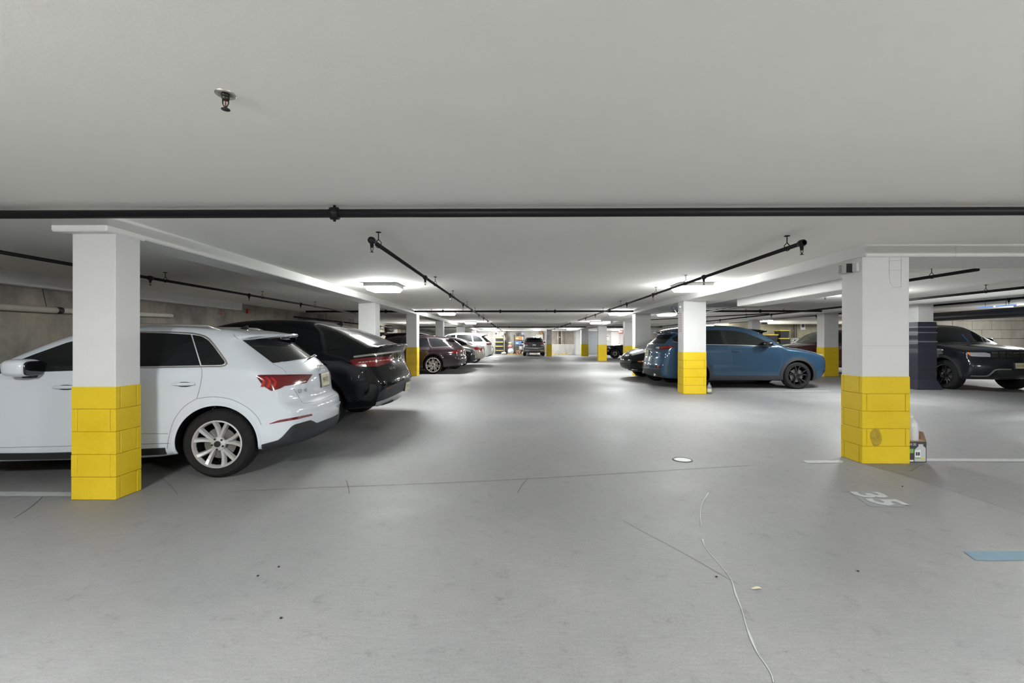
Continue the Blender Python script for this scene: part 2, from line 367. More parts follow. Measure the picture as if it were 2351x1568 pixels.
# ------------------------------------------------------------------ car bodies: a smooth solid grown from side outline, widths and wheel arches
def spline(P, n=10, closed=False):
    """Catmull-Rom through P; a point given twice in a row is a sharp corner"""
    P = [np.asarray(p, float) for p in P]; runs = [[P[0]]]
    for a, b in zip(P, P[1:]):
        if np.allclose(a, b): runs.append([b])
        else: runs[-1].append(b)
    out = []
    for R in runs:
        if len(R) == 1: out.append(R[0]); continue
        Q = [2*R[0]-R[1]]+R+[2*R[-1]-R[-2]]
        for i in range(1, len(Q)-2):
            p0, p1, p2, p3 = Q[i-1:i+3]
            d = [max(np.linalg.norm(b-a), 1e-6)**.5 for a, b in ((p0, p1), (p1, p2), (p2, p3))]
            t0 = 0; t1 = d[0]; t2 = t1+d[1]; t3 = t2+d[2]
            for k in range(n):
                t = t1+(t2-t1)*k/n
                A1 = (t1-t)/(t1-t0)*p0+(t-t0)/(t1-t0)*p1; A2 = (t2-t)/(t2-t1)*p1+(t-t1)/(t2-t1)*p2; A3 = (t3-t)/(t3-t2)*p2+(t-t2)/(t3-t2)*p3
                B1 = (t2-t)/(t2-t0)*A1+(t-t0)/(t2-t0)*A2; B2 = (t3-t)/(t3-t1)*A2+(t-t1)/(t3-t1)*A3
                out.append((t2-t)/(t2-t1)*B1+(t-t1)/(t2-t1)*B2)
        out.append(R[-1])
    return np.array(out)
def resample(P, n):
    P = np.asarray(P, float); s = np.concatenate([[0], np.cumsum(np.linalg.norm(np.diff(P, axis=0), axis=1))])
    t = np.linspace(0, s[-1], n); return np.stack([np.interp(t, s, P[:, i]) for i in range(P.shape[1])], 1)
def sst(a, b, x): t = np.clip((x-a)/(b-a), 0, 1); return t*t*(3-2*t)
def smax(a, b, k):
    h = np.clip(.5+.5*(a-b)/k, 0, 1); return b+(a-b)*h+k*h*(1-h)
def poly_sdf(poly, X, Z):
    d = np.full(X.shape, 1e9); inside = np.zeros(X.shape, bool); n = len(poly)
    for i in range(n):
        a = poly[i]; b = poly[(i+1) % n]; e = b-a; l2 = e@e
        if l2 < 1e-14: continue
        wx = X-a[0]; wz = Z-a[1]; t = np.clip((wx*e[0]+wz*e[1])/l2, 0, 1)
        d = np.minimum(d, (wx-e[0]*t)**2+(wz-e[1]*t)**2)
        c = ((a[1] > Z) != (b[1] > Z))
        if abs(e[1]) > 1e-12: inside ^= c & (X < e[0]*(Z-a[1])/e[1]+a[0])
    d = np.sqrt(d); return np.where(inside, -d, d)
def surface_nets(val, ox, oy, oz, h):
    s = val < 0; nx, ny, nz = val.shape
    acc = np.zeros((nx-1, ny-1, nz-1, 3), np.float32); cnt = np.zeros((nx-1, ny-1, nz-1), np.float32)
    cs = [(i, j, k) for i in (0, 1) for j in (0, 1) for k in (0, 1)]
    sl = lambda c: (slice(c[0], nx-1+c[0]), slice(c[1], ny-1+c[1]), slice(c[2], nz-1+c[2]))
    for a in cs:
        for ax in range(3):
            if a[ax]: continue
            b = list(a); b[ax] = 1; b = tuple(b)
            va = val[sl(a)]; vb = val[sl(b)]; m = s[sl(a)] != s[sl(b)]
            t = np.where(m, va/np.where(m, va-vb, 1), 0); w = m.astype(np.float32); cnt += w
            for q in range(3): acc[..., q] += w*((a[q]+t) if q == ax else a[q])
    act = cnt > 0; idx = np.full(act.shape, -1, np.int64); idx[act] = np.arange(act.sum())
    ii = np.argwhere(act); P = (acc[act]/cnt[act][:, None]+ii)*h+np.array([ox, oy, oz])
    Q = []
    for ax in range(3):
        o1, o2 = [(1, 2), (2, 0), (0, 1)][ax]
        lo = [slice(None)]*3; hi = [slice(None)]*3; lo[ax] = slice(0, -1); hi[ax] = slice(1, None)
        A = s[tuple(lo)]; B = s[tuple(hi)]; E = np.argwhere(A != B)
        ok = np.ones(len(E), bool)
        for o in (o1, o2): ok &= (E[:, o] > 0) & (E[:, o] < val.shape[o]-1)
        E = E[ok]; inn = A[tuple(E.T)]
        def cell(d1, d2):
            e = E.copy(); e[:, o1] -= d1; e[:, o2] -= d2; return idx[tuple(e.T)]
        q = np.stack([cell(1, 1), cell(0, 1), cell(0, 0), cell(1, 0)], 1)
        q[~inn] = q[~inn][:, ::-1]; Q.append(q)
    return P, np.concatenate(Q)
class Car:
    def __init__(s, label, outline, widths, loc, heading, wheels, ra, paint, h=.03, k=.08, bow_f=.25, bow_r=None, crown=.05,
                 taper_f=(.10, .9), taper_r=(.07, .8), flare=.012, ymid=None, name='car', bowp=2.3, cat='car', well=.50, wr=.36):
        s.wheel_r = wr
        s.root = tag(empty(name, loc, math.radians(heading), local=True), label, cat)
        a = math.radians(heading); s.R = np.array([[math.cos(a), -math.sin(a), 0], [math.sin(a), math.cos(a), 0], [0, 0, 1]]); s.o = np.array(loc, float)
        poly = spline(list(outline)+[outline[0]], 8)[:-1]; s.poly = poly
        s.x0, s.x1 = poly[:, 0].min(), poly[:, 0].max(); s.z0, s.z1 = poly[:, 1].min(), poly[:, 1].max()
        s.tx = np.arange(s.x0-.7, s.x1+.7, .012); s.tz = np.arange(s.z0-.3, s.z1+.3, .012)
        X, Z = np.meshgrid(s.tx, s.tz, indexing='ij'); s.tab = poly_sdf(poly, X, Z)
        wz = spline(widths, 8); s.wz = wz[np.argsort(wz[:, 0], kind='stable')]; s.hw = s.wz[:, 1].max()
        s.k, s.bow_f, s.bow_r, s.crown, s.tf, s.tr, s.fl, s.bowp = k, bow_f, bow_r or [(0, .2), (2, .2)], crown, taper_f, taper_r, flare, bowp
        s.wh, s.ra, s.xm, s.well = wheels, ra, ymid if ymid is not None else (s.x0+s.x1)/2, well
        s.paint = paint
        nx = np.arange(s.x0-3*h, s.x1+3*h, h); ny = (np.arange(-int((s.hw+.15)/h)-1, int((s.hw+.15)/h)+2)+.5)*h; nz = np.arange(s.z0-3*h, s.z1+3*h, h)
        X, Y, Zz = np.meshgrid(nx, ny, nz, indexing='ij')
        V, F = surface_nets(s.F(X, Y, Zz), nx[0], ny[0], nz[0], h)
        for _ in range(3):
            f = s.F(*V.T); g = s.grad(V); V = V-np.clip(f, -.02, .02)[:, None]*g
        me = bpy.data.meshes.new('body'); me.from_pydata(V.tolist(), [], F.tolist()); me.update()
        s.body = link('body', me, [paint, M['cavity']], s.root, True)
        c = V[F].mean(1); mi = np.zeros(len(F), np.int32)
        for wx in s.wh:
            r = np.hypot(c[:, 0]-wx, c[:, 2]-s.rw()); e1 = V[F[:, 2]]-V[F[:, 0]]; e2 = V[F[:, 3]]-V[F[:, 1]]; fn = np.cross(e1, e2); fn /= np.linalg.norm(fn, axis=1)[:, None]+1e-12
            mi[(r < s.ra-.012) | ((r < s.ra+.02) & (np.abs(fn[:, 1]) < .55) & (np.abs(c[:, 1]) < s.hw+.1) & (c[:, 2] < s.rw()+s.ra+.02))] = 1
        mi[c[:, 2] < s.z0+.02] = 1
        me.polygons.foreach_set('material_index', mi)
    def rw(s): return s.wheel_r
    def F(s, x, y, z, arch=True):
        ay = np.abs(y); q = np.clip(ay/s.hw, 0, 1.2)**s.bowp
        br = np.interp(z, [b[0] for b in s.bow_r], [b[1] for b in s.bow_r])
        bf = s.bow_f if not isinstance(s.bow_f, list) else np.interp(z, [b[0] for b in s.bow_f], [b[1] for b in s.bow_f])
        xs = x+q*bf*sst(s.xm, s.x1-.1, x)-q*br*sst(s.xm, s.x0+.25, x)
        zs = z+s.crown*np.clip(ay/s.hw, 0, 1.2)**2*sst(.6, 1.1, z)
        fx = np.clip((xs-s.tx[0])/.012, 0, len(s.tx)-1.001); fz = np.clip((zs-s.tz[0])/.012, 0, len(s.tz)-1.001)
        i = fx.astype(int); j = fz.astype(int); u = fx-i; v = fz-j; T = s.tab
        d1 = (T[i, j]*(1-u)+T[i+1, j]*u)*(1-v)+(T[i, j+1]*(1-u)+T[i+1, j+1]*u)*v
        w = np.interp(z, s.wz[:, 0], s.wz[:, 1])-s.tf[0]*np.clip((x-(s.x1-s.tf[1]))/s.tf[1], 0, 1.3)**2-s.tr[0]*np.clip(((s.x0+s.tr[1])-x)/s.tr[1], 0, 1.3)**2
        rr = [np.hypot(x-wx, z-s.rw()) for wx in s.wh]
        for r in rr: w = w+s.fl*np.exp(-((r-s.ra-.02)/.055)**2)*(z < s.rw()+s.ra+.25)
        d = smax(d1, (ay-w)*.96, s.k)
        if arch:
            for r in rr: d = np.maximum(d, -np.maximum(r-s.ra, s.well-ay))
        return d
    def grad(s, P):
        e = .004; g = np.zeros_like(P)
        for i in range(3):
            a = P.copy(); b = P.copy(); a[:, i] += e; b[:, i] -= e; g[:, i] = s.F(*a.T)-s.F(*b.T)
        return g/(np.linalg.norm(g, axis=1)[:, None]+1e-9)
    def nrm(s, P):
        e = .012; g = np.zeros_like(P)
        for i in range(3):
            a = P.copy(); b = P.copy(); a[:, i] += e; b[:, i] -= e; g[:, i] = s.F(*a.T, arch=False)-s.F(*b.T, arch=False)
        return g/(np.linalg.norm(g, axis=1)[:, None]+1e-9)
    def cast(s, O, D, arch=False, tmax=9.0):
        """first hit of rays (car frame) with the body; a ray that misses takes its closest point"""
        O = np.asarray(O, float); D = np.asarray(D, float); D = D/np.linalg.norm(D, axis=1)[:, None]
        c = np.array([(s.x0+s.x1)/2, 0, .8]); tc = ((c-O)*D).sum(1); ts = tc[:, None]+np.linspace(-4.0, 3.2, 240)[None]
        f = np.stack([s.F(*(O+D*ts[:, k:k+1]).T, arch=arch) for k in range(ts.shape[1])], 1)
        neg = f < 0; hit = neg.any(1); k = np.where(hit, neg.argmax(1), f.argmin(1)); k = np.maximum(k, 1)
        r = np.arange(len(O)); lo = ts[r, k-1].copy(); hi = ts[r, k].copy()
        for _ in range(18):
            m = (lo+hi)/2; ng = s.F(*(O+D*m[:, None]).T, arch=arch) < 0; hi = np.where(ng, m, hi); lo = np.where(ng, lo, m)
        t = np.where(hit, hi, ts[r, k]); P = O+D*t[:, None]
        for _ in range(2):
            ff = s.F(*P.T, arch=False); n = s.nrm(P); P = np.where(hit[:, None], P, P-np.clip(ff, -.1, .1)[:, None]*n)
        return P
    def pts(s, C, view):
        """2-D points seen from the photo ('px'), a side ('L','R': x,z), 'rear'/'front' (y,z), 'top' (x,y) or an angle -> points on the body"""
        C = np.asarray(C, float); n = len(C); z = np.zeros(n); o = np.ones(n)
        if view == 'px':
            D = pray(C[:, 0], C[:, 1]); return s.cast(np.repeat((s.R.T@(CAM-s.o))[None], n, 0), D@s.R)
        if view == 'L': return s.cast(np.stack([C[:, 0], o*4, C[:, 1]], 1), np.stack([z, -o, z], 1))
        if view == 'R': return s.cast(np.stack([C[:, 0], -o*4, C[:, 1]], 1), np.stack([z, o, z], 1))
        if view == 'rear': return s.cast(np.stack([o*s.x0-2, C[:, 0], C[:, 1]], 1), np.stack([o, z, z], 1))
        if view == 'front': return s.cast(np.stack([o*s.x1+2, C[:, 0], C[:, 1]], 1), np.stack([-o, z, z], 1))
        if view == 'top': return s.cast(np.stack([C[:, 0], C[:, 1], o*4], 1), np.stack([z, z, -o], 1))
        # (axis x0): horizontal rays leaving a vertical axis at x0 with the angle given; 0 = straight back, 90 = left side
        x0, sg = view; a = np.radians(C[:, 0]); d = np.stack([-sg*np.cos(a), np.sin(a), z], 1)
        return s.cast(np.stack([o*x0, z, C[:, 1]], 1)+d*3, -d)
    def grid(s, name, G, m, off, parent, mirror=False, thick=None):
        nu, nv = G.shape[:2]; P = G.reshape(-1, 3); n = s.nrm(P); top = P+n*off; bot = P-n*.012
        V = np.concatenate([top, bot]); id = np.arange(nu*nv).reshape(nu, nv)
        F = np.stack([id[:-1, :-1], id[1:, :-1], id[1:, 1:], id[:-1, 1:]], -1).reshape(-1, 4)
        q = F[len(F)//2]; fn = np.cross(V[q[1]]-V[q[0]], V[q[2]]-V[q[0]])
        if fn@n[q[0]] < 0: F = F[:, ::-1]; flip = True
        else: flip = False
        ring = np.concatenate([id[:-1, 0], id[-1, :-1], id[:0:-1, -1], id[0, :0:-1]]); r2 = np.roll(ring, -1); N_ = nu*nv
        K = np.stack([ring, ring+N_, r2+N_, r2], 1)
        if not flip: K = K[:, ::-1]
        allF = F.tolist()+K[:, ::-1].tolist()
        outs = []
        for sg in ((1, -1) if mirror else (1,)):
            W = V*np.array([1, sg, 1]); FF = allF if sg > 0 else [f[::-1] for f in allF]
            outs.append(obj(name, W, FF, m, parent or s.root, True)); flat_smooth(outs[-1], .8)
        return outs if mirror else outs[0]
    def patch(s, name, top, bot, m, view='px', nu=24, nv=8, off=.004, parent=None, mirror=False, smooth_pts=False):
        A = resample(spline(top, 6) if smooth_pts else np.asarray(top, float), nu); B = resample(spline(bot, 6) if smooth_pts else np.asarray(bot, float), nu)
        t = np.linspace(0, 1, nv)[None, :, None]; C = A[:, None]*(1-t)+B[:, None]*t
        G = s.pts(C.reshape(-1, 2), view).reshape(nu, nv, 3); return s.grid(name, G, m, off, parent, mirror)
    def mould(s, name, line, m, view='px', w=.012, h=.004, n=40, parent=None, mirror=False, smooth_pts=True):
        C = resample(spline(line, 6) if smooth_pts else np.asarray(line, float), n); P = s.pts(C, view); nn = s.nrm(P)
        t = np.gradient(P, axis=0); t /= np.linalg.norm(t, axis=1)[:, None]+1e-9; b = np.cross(nn, t); b /= np.linalg.norm(b, axis=1)[:, None]+1e-9
        sec = [P-b*w/2-nn*.006, P-b*w/2+nn*h, P+b*w/2+nn*h, P+b*w/2-nn*.006]; V = np.concatenate(sec); outs = []
        F = [(k*n+i, k*n+i+1, (k+1)*n+i+1, (k+1)*n+i) for k in range(3) for i in range(n-1)]
        F += [(0, n, 2*n, 3*n), (4*n-1, 3*n-1, 2*n-1, n-1)]
        for sg in ((1, -1) if mirror else (1,)):
            outs.append(obj(name, V*np.array([1, sg, 1]), F if sg < 0 else [f[::-1] for f in F], m, parent or s.root))
        return outs if mirror else outs[0]
    def seams(s, lines, view='px', mirror=False, w=.0036):
        for l in lines: s.mould('panel_gap', l, M['gap'], view, w, .0008, max(12, 6*len(l)), mirror=mirror)
    def wheel(s, x, side, r, rim, width, style, track):
        """tyre > rim, hub, spokes, nuts"""
        y = side*track; T = MB(); o = side
        prof = [(rim-.005, -.5), (rim+.03, -.5), (r*.88, -.52), (r-.022, -.44), (r-.004, -.32), (r-.003, -.27), (r-.011, -.26), (r-.011, -.22), (r-.001, -.21), (r, -.05), (r-.010, -.045), (r-.010, -.005), (r, .0), (r, .17), (r-.010, .175), (r-.010, .215), (r-.002, .22), (r-.004, .32), (r-.022, .44), (r*.88, .52), (rim+.03, .5), (rim-.005, .5), (rim-.005, -.5)]
        T.lathe([(a, b*width) for a, b in prof], (x, y-side*width/2, r), 'y', 48)
        ty = T.build('wheel', M['rubber'], s.root, True); flat_smooth(ty, .7)
        c = np.array([x, y, r]); al = style.get('mat', M['alloy'])
        pr = [(rim+.006, -.01), (rim+.004, .004), (rim-.010, .006), (rim-.018, -.010), (rim-.024, -.035)]
        if side < 0: pr = [(a, -b) for a, b in pr][::-1]
        flat_smooth(MB().lathe([(a, b) for a, b in pr], c, 'y', 48).build('rim', al, ty, True))
        D = MB(); D.lathe([(rim-.023, -.03), (rim-.03, -.14), (.001, -.14)] if side > 0 else [(.001, .14), (rim-.03, .14), (rim-.023, .03)], c, 'y', 32); D.build('inner_barrel', M['cavity'], ty)
        D = MB().lathe([(rim*.66, -.085), (rim*.66, -.07), (.05, -.07)] if side > 0 else [(.05, .07), (rim*.66, .07), (rim*.66, .085)], c, 'y', 32); D.build('brake_disc', M['disc'], ty)
        n = style.get('n', 5); sp = style.get('spread', 15); hs = style.get('hub', 5); wi = style.get('w', (.032, .05)); sweep = style.get('sweep', 0); pair = style.get('pair', True)
        for k_ in range(n):
            for sg in ((-1, 1) if pair else (0,)):
                a0 = math.radians(360/n*k_+style.get('rot', 90)+sg*hs); a1 = math.radians(360/n*k_+style.get('rot', 90)+sg*sp+sweep)
                V = []; m_ = 5
                for i in range(m_):
                    t = i/(m_-1); rad = .055+(rim-.012-.055)*t; a = a0+(a1-a0)*t; ww = (wi[0]+(wi[1]-wi[0])*t)/2; dep = -.030*(1-t)-.010*math.sin(t*math.pi)
                    ca, sa = math.cos(a), math.sin(a); ctr = np.array([rad*ca, 0, rad*sa]); tn = np.array([-sa, 0, ca])
                    for (u, v) in ((-1, -.035), (-.55, 0), (.55, 0), (1, -.035)):
                        p = ctr+tn*ww*u; V.append(c+np.array([p[0], side*(dep+v), p[2]]))
                F = [(i*4+j, i*4+j+1, i*4+j+5, i*4+j+4) for i in range(m_-1) for j in range(3)]+[(0, 1, 2, 3), (m_*4-1, m_*4-2, m_*4-3, m_*4-4)]
                if side > 0: F = [f[::-1] for f in F]
                obj('spoke', V, F, al, ty)
        hub = [(.075, -.035), (.07, -.018), (.036, -.012), (.034, -.004), (.001, -.003)]
        MB().lathe(hub if side > 0 else [(a, -b) for a, b in hub][::-1], c, 'y', 24).build('hub', al, ty)
        cap = [(.033, -.004), (.030, .003), (.001, .004)]
        MB().lathe(cap if side > 0 else [(a, -b) for a, b in cap][::-1], c, 'y', 20).build('hub_cap', M['gloss'], ty)
        if style.get('nuts', True):
            for k_ in range(5):
                a = math.radians(72*k_+style.get('rot', 90)+36); q = c+np.array([.056*math.cos(a), 0, .056*math.sin(a)])
                nu_ = [(.0115, -.02), (.0105, -.006), (.001, -.005)]
                MB().lathe(nu_ if side > 0 else [(a_, -b_) for a_, b_ in nu_][::-1], q, 'y', 8).build('lug_nut', M['darkalloy'], ty)
        return ty
    def wheels(s, r, rim, width, style, track, sides=(1, -1)):
        for x in s.wh:
            for sd in sides: s.wheel(x, sd, r, rim, width, style, track)
    def arch_lip(s, m=None, w=.03, h=.006, a0=-10, a1=190, sides=(1, -1), dr=.012, nm='arch_trim', n=60):
        for wx in s.wh:
            an = np.radians(np.linspace(a0, a1, n)); C = np.stack([wx+(s.ra+dr)*np.cos(an), s.rw()+(s.ra+dr)*np.sin(an)], 1)
            for sd in sides: s.mould(nm, C, m or s.paint, 'L' if sd > 0 else 'R', w, h, n, smooth_pts=False)
    def plate(s, center, view, w=.31, hgt=.16, text='', m=None, frame=True, off=.02, tilt=None):
        """number plate lying against the body at a point of it"""
        P = s.pts([center], view)[0]; n = s.nrm(P[None])[0]; n = np.array([n[0], 0 if tilt is None else n[1], n[2]*.6]); n /= np.linalg.norm(n)
        u = np.cross([0, 0, 1.], n); u /= np.linalg.norm(u); v = np.cross(n, u); B = P+n*off
        def quad(w_, h_, d): return [B+u*a*w_/2+v*b*h_/2+n*d for a, b in ((-1, -1), (1, -1), (1, 1), (-1, 1))]
        def slab(name, w_, h_, d0, d1, mm, par):
            return obj(name, quad(w_, h_, d0)+quad(w_, h_, d1), BOXF, mm, par)
        pl = slab('number_plate', w, hgt, -off-.02, .004, M['blackpl'], s.root)
        if frame: slab('plate_frame', w-.004, hgt-.004, .004, .008, M['chrome'], pl)
        slab('plate_face', w-.03, hgt-.03, .004, .0095, m or M['plate'], pl)
        if text:
            V, F = text_mesh(text, hgt*.5)
            if len(V):
                sc = (w-.09)/max(1e-6, V[:, 0].max()-V[:, 0].min()); W = [B+u*a*sc+v*b+n*.0105 for a, b, c_ in V]; obj('plate_lettering', W, F, M['ink'], pl)
        return pl
    def mirror_pod(s, x, z, y, m, w=.22, hgt=.15, dep=.13, base=None, sides=(1, -1), tilt=0):
        for sd in sides:
            B = MB(); V, F = superball((x, sd*(y+w/2-.02), z), (dep, w/2, hgt/2), .6)
            o = obj('side_mirror', V, F, m, s.root, True)
            A = MB(); A.bbox(x-.06, x+.05, min(sd*(y-.10), sd*(y+.06)), max(sd*(y-.10), sd*(y+.06)), z-hgt*.62, z-hgt*.30, .01); A.build('mirror_arm', M['blackpl'], o)
            V, F = superball((x-dep*.93, sd*(y+w/2-.02), z-.006), (dep*.09, w/2*.88, hgt/2*.84), .5); obj('mirror_glass', V, F, M['gloss'], o, True)
    def handle(s, x, z, m, sides=(1, -1), ln=.22):
        for sd in sides:
            P = s.pts([(x, z)], 'L' if sd > 0 else 'R')[0]
            V, F = superball(P+np.array([0, sd*.022, 0]), (ln/2, .014, .017), .75); o = obj('door_handle', V, F, m, s.root, True)
            V, F = superball(P+np.array([0, sd*.001, -.004]), (ln*.34, .006, .026), .9); obj('handle_recess', V, F, M['ink'], o, True)
def superball(c, r, e=.6, n=20, m=12):
    V = []; sp = lambda a, p: math.copysign(abs(a)**p, a)
    for i in range(m+1):
        th = -math.pi/2+math.pi*i/m
        for k in range(n):
            a = 2*math.pi*k/n; V.append((c[0]+r[0]*sp(math.cos(th), e)*sp(math.cos(a), e), c[1]+r[1]*sp(math.cos(th), e)*sp(math.sin(a), e), c[2]+r[2]*sp(math.sin(th), e)))
    F = [(i*n+k, i*n+(k+1) % n, (i+1)*n+(k+1) % n, (i+1)*n+k) for i in range(m) for k in range(n)]
    return V, F
# ------------------------------------------------------------------ white crossover on the left
def z_at(x, y): return float(floor_z(x, y))
PW = paint('white_car_paint', (.64, .685, .745), 0, .35)
A = Car('white crossover with silver wheel parked behind the nearest left pillar',
    [(-.76, .30), (-.86, .34), (-.895, .46), (-.905, .60), (-.89, .70), (-.845, .745), (-.815, .78), (-.80, .95), (-.775, 1.05), (-.70, 1.14), (-.655, 1.19), (-.655, 1.19), (-.30, 1.455), (-.30, 1.455), (-.41, 1.487), (-.41, 1.487), (-.415, 1.507), (-.415, 1.507), (-.15, 1.55), (.3, 1.582), (.8, 1.596), (1.15, 1.582), (1.42, 1.545), (1.62, 1.49), (2.2, 1.225), (2.62, 1.04), (2.62, 1.04), (3.05, 1.0), (3.38, .95), (3.50, .80), (3.555, .60), (3.53, .40), (3.42, .25), (3.2, .22), (3.2, .22), (2.0, .205), (.6, .22), (.3, .25), (-.5, .27)],
    [(.15, .84), (.24, .875), (.36, .905), (.55, .915), (.75, .918), (.93, .915), (1.05, .912), (1.13, .895), (1.17, .87), (1.30, .79), (1.45, .70), (1.55, .62), (1.7, .50)],
    (-3.206, 5.564, 0.0), 186.5, (0, 2.68), .405, PW, h=.021, k=.07, bow_f=.35, bow_r=[(.3, .20), (.7, .22), (1.0, .28), (1.2, .34), (1.5, .52)], crown=.035, taper_r=(.10, .75), flare=.012, wr=.358)
A.wheels(.358, .243, .225, dict(n=5, spread=16, hub=5, w=(.036, .058), rot=97), .905)
A.arch_lip(w=.03, h=.004, a0=-12, a1=192)
# side glass, photo pixels on the body
A.patch('side_window', [(322, 764.5), (380, 765.5), (438, 768.5)], [(322, 841), (390, 840.5), (459, 839)], M['glass'], nu=16, nv=10, mirror=True)
A.patch('side_window', [(2.10, 1.13), (1.80, 1.29), (1.56, 1.405), (1.40, 1.455), (1.18, 1.495)], [(2.06, 1.10), (1.9, 1.11), (1.4, 1.125), (1.12, 1.135)], M['glass2'], 'L', 24, 10, mirror=True)
A.patch('side_window', [(1.10, 1.515), (.98, 1.515)], [(1.06, 1.14), (.80, 1.14)], M['gloss'], 'L', 6, 8, mirror=True)
A.patch('quarter_window', [(441.5, 769), (462, 772), (478, 781), (490, 795), (515, 829)], [(463, 838.5), (480, 838.3), (500, 838), (510, 837.5), (516, 834)], M['glass'], nu=18, nv=8, mirror=True)
A.mould('window_trim', [(322, 762.5), (400, 763.5), (455, 768), (476, 775.5), (490, 790), (519, 830), (521, 836), (515, 840.5), (480, 842), (400, 843.5), (322, 844.5)], M['satin'], w=.016, h=.006, n=70, mirror=True)
# rear glass, spoiler, wiper
A.patch('rear_window', [(556, 780.5), (600, 777.5), (650, 775), (676, 774)], [(626, 833.5), (660, 829.5), (700, 822.5), (724, 815.5)], M['glass'], nu=26, nv=14, off=.006)
sp = [(552, 781), (600, 775.5), (650, 770.5), (682, 767.5)]
A.mould('rear_spoiler_edge', [(545, 771), (560, 778.5), (610, 774), (660, 769.5), (684, 768)], PW, w=.024, h=.008, n=40)
wp = A.pts([(722, 817)], 'px')[0]; wn = A.nrm(wp[None])[0]
Wp = MB(); wa = A.pts([(722, 816), (712, 822), (704, 828)], 'px'); Wp.tube([p+wn*.018 for p in wa], [.013, .010, .006], 8); Wp.build('rear_wiper', M['blackpl'], A.root, True)
V, F = superball(A.pts([(727, 815)], 'px')[0]+np.array([0, 0, .012]), (.018, .04, .010), .8); obj('wiper_cap', V, F, PW, A.root, True)
# tail light: lens and its inner marks
tl = A.patch('tail_light', [(590, 864.5), (594, 861.2), (640, 861), (680, 860.3), (716, 859.8)], [(590, 866), (604, 885), (622.5, 897.6), (640, 893), (652, 886.5), (702, 879.5), (716, 860.5)], M['red'], nu=40, nv=10, off=.008)
A.patch('light_band', [(592, 862.0), (640, 861.8), (714, 860.4)], [(593, 864.6), (640, 864.4), (712, 863)], M['darkred'], nu=30, nv=3, off=.0095, parent=tl)
for a, b in (((594, 866), (612, 884)), ((607, 866), (624, 886)), ((620, 868), (632, 884))):
    A.patch('light_chevron', [(a[0], a[1]), (a[0]+10, a[1]+9), (a[0]+5, b[1]+4)], [(a[0]+6, a[1]), (a[0]+15, a[1]+9), (a[0]+12, b[1]+4)], M['brightred'], nu=12, nv=3, off=.010, parent=tl)
A.patch('light_cell', [(594, 867), (606, 876)], [(600, 880), (607, 883)], M['darkred'], nu=6, nv=4, off=.0095, parent=tl)
A.patch('reversing_lens', [(684, 877.5), (702, 874)], [(685, 879.8), (700, 877.5)], M['clearlens'], nu=6, nv=3, off=.010, parent=tl)
A.patch('tail_light', [(759, 852), (764, 848.5), (767, 847)], [(762, 859), (766, 863), (768, 864)], M['red'], nu=10, nv=8, off=.008)
# bumper: reflector, black lower trim
A.patch('bumper_reflector', [(618, 972.6), (640, 964.5), (680, 957), (715, 950)], [(619, 973.6), (645, 968.8), (685, 962), (718.5, 953.5)], M['red'], nu=24, nv=4, off=.005)
dv = A.patch('diffuser', [(601, 1020.5), (638, 1010.5), (648, 1003), (668, 980), (676, 974.5), (713, 964.2), (726.5, 971.5), (760, 958), (787, 943)], [(603, 1031), (640, 1025), (660, 1022), (680, 1018), (700, 1012), (720, 1004), (735, 997), (765, 982), (787, 965)], M['darkclad'], nu=44, nv=10, off=.012)
A.patch('exhaust_recess', [(672, 992), (690, 985), (712, 979), (722, 977)], [(666, 1004), (686, 1002), (706, 996), (716, 988)], M['blackpl'], nu=14, nv=6, off=.016, parent=dv)
A.patch('trim_panel', [(682, 974.5), (712, 967)], [(676, 984), (720, 975)], M['blackpl'], nu=10, nv=4, off=.017, parent=dv)
# seams
A.seams([[(439, 769), (448, 800), (459, 838), (463.5, 850), (461, 880), (452, 915)], [(452, 915), (425, 932), (402, 960), (391, 990), (385, 1020), (384, 1030)], [(322, 996), (360, 995.5), (386, 995.5)],
         [(452, 915), (490, 911), (530, 917), (570, 937), (594, 962), (600, 976)], [(600, 977), (617, 973)],
         [(536, 766), (538, 771), (545, 777), (552, 782)], [(626, 835), (650, 848), (659, 858)], [(672, 889), (684, 908), (693, 923), (699, 926)], [(699, 926), (720, 923), (748, 914), (774, 902)]])
A.seams([[(1.02, 1.12), (1.05, .9), (1.03, .40)], [(2.22, 1.10), (2.28, .85), (2.2, .40)], [(2.2, .37), (1.0, .375), (.45, .38)]], 'L', mirror=True)
A.mould('bumper_crease', [(716, 952), (740, 944), (765, 934), (786, 922)], PW, w=.02, h=.008, n=30)
A.mould('bumper_crease', [(600, 978), (660, 962), (720, 951)], PW, w=.012, h=.003, n=30)
A.mould('sill_trim', [(2.25, .285), (1.5, .275), (.5, .30)], M['blackpl'], 'L', w=.07, h=.012, n=30, mirror=True)
# emblem: four rings
e0 = A.pts([(743, 843)], 'px')[0]; en = np.array([-.96, 0, .28]); eu = np.array([0, -1., 0]); ev = np.cross(en, eu); ev = ev if ev[2] > 0 else -ev
em = None
for i in range(4):
    ctr = e0*np.array([1, 0, 1])+en*.022+eu*((i-1.5)*.058); B = MB()
    B.tube([ctr+.037*(math.cos(a)*eu+math.sin(a)*ev) for a in np.linspace(0, 2*math.pi, 25)], .0055, 6, cap=False)
    o = B.build('emblem_ring', M['chrome'], A.root, True)
bp = A.pts([(693, 897)], 'px')[0]; bn = A.nrm(bp[None])[0]; bu = np.cross([0, 0, 1.], bn); bu /= np.linalg.norm(bu); bv = np.cross(bn, bu)
V, F = text_mesh('Q3  45', .055); W = [bp+bn*.009+bu*a+bv*b for a, b, c in V]; obj('model_badge', W, F, M['greypl'], A.root)
A.plate((0, .945), 'rear', w=.31, hgt=.172, text='M84 RTL', off=.006)
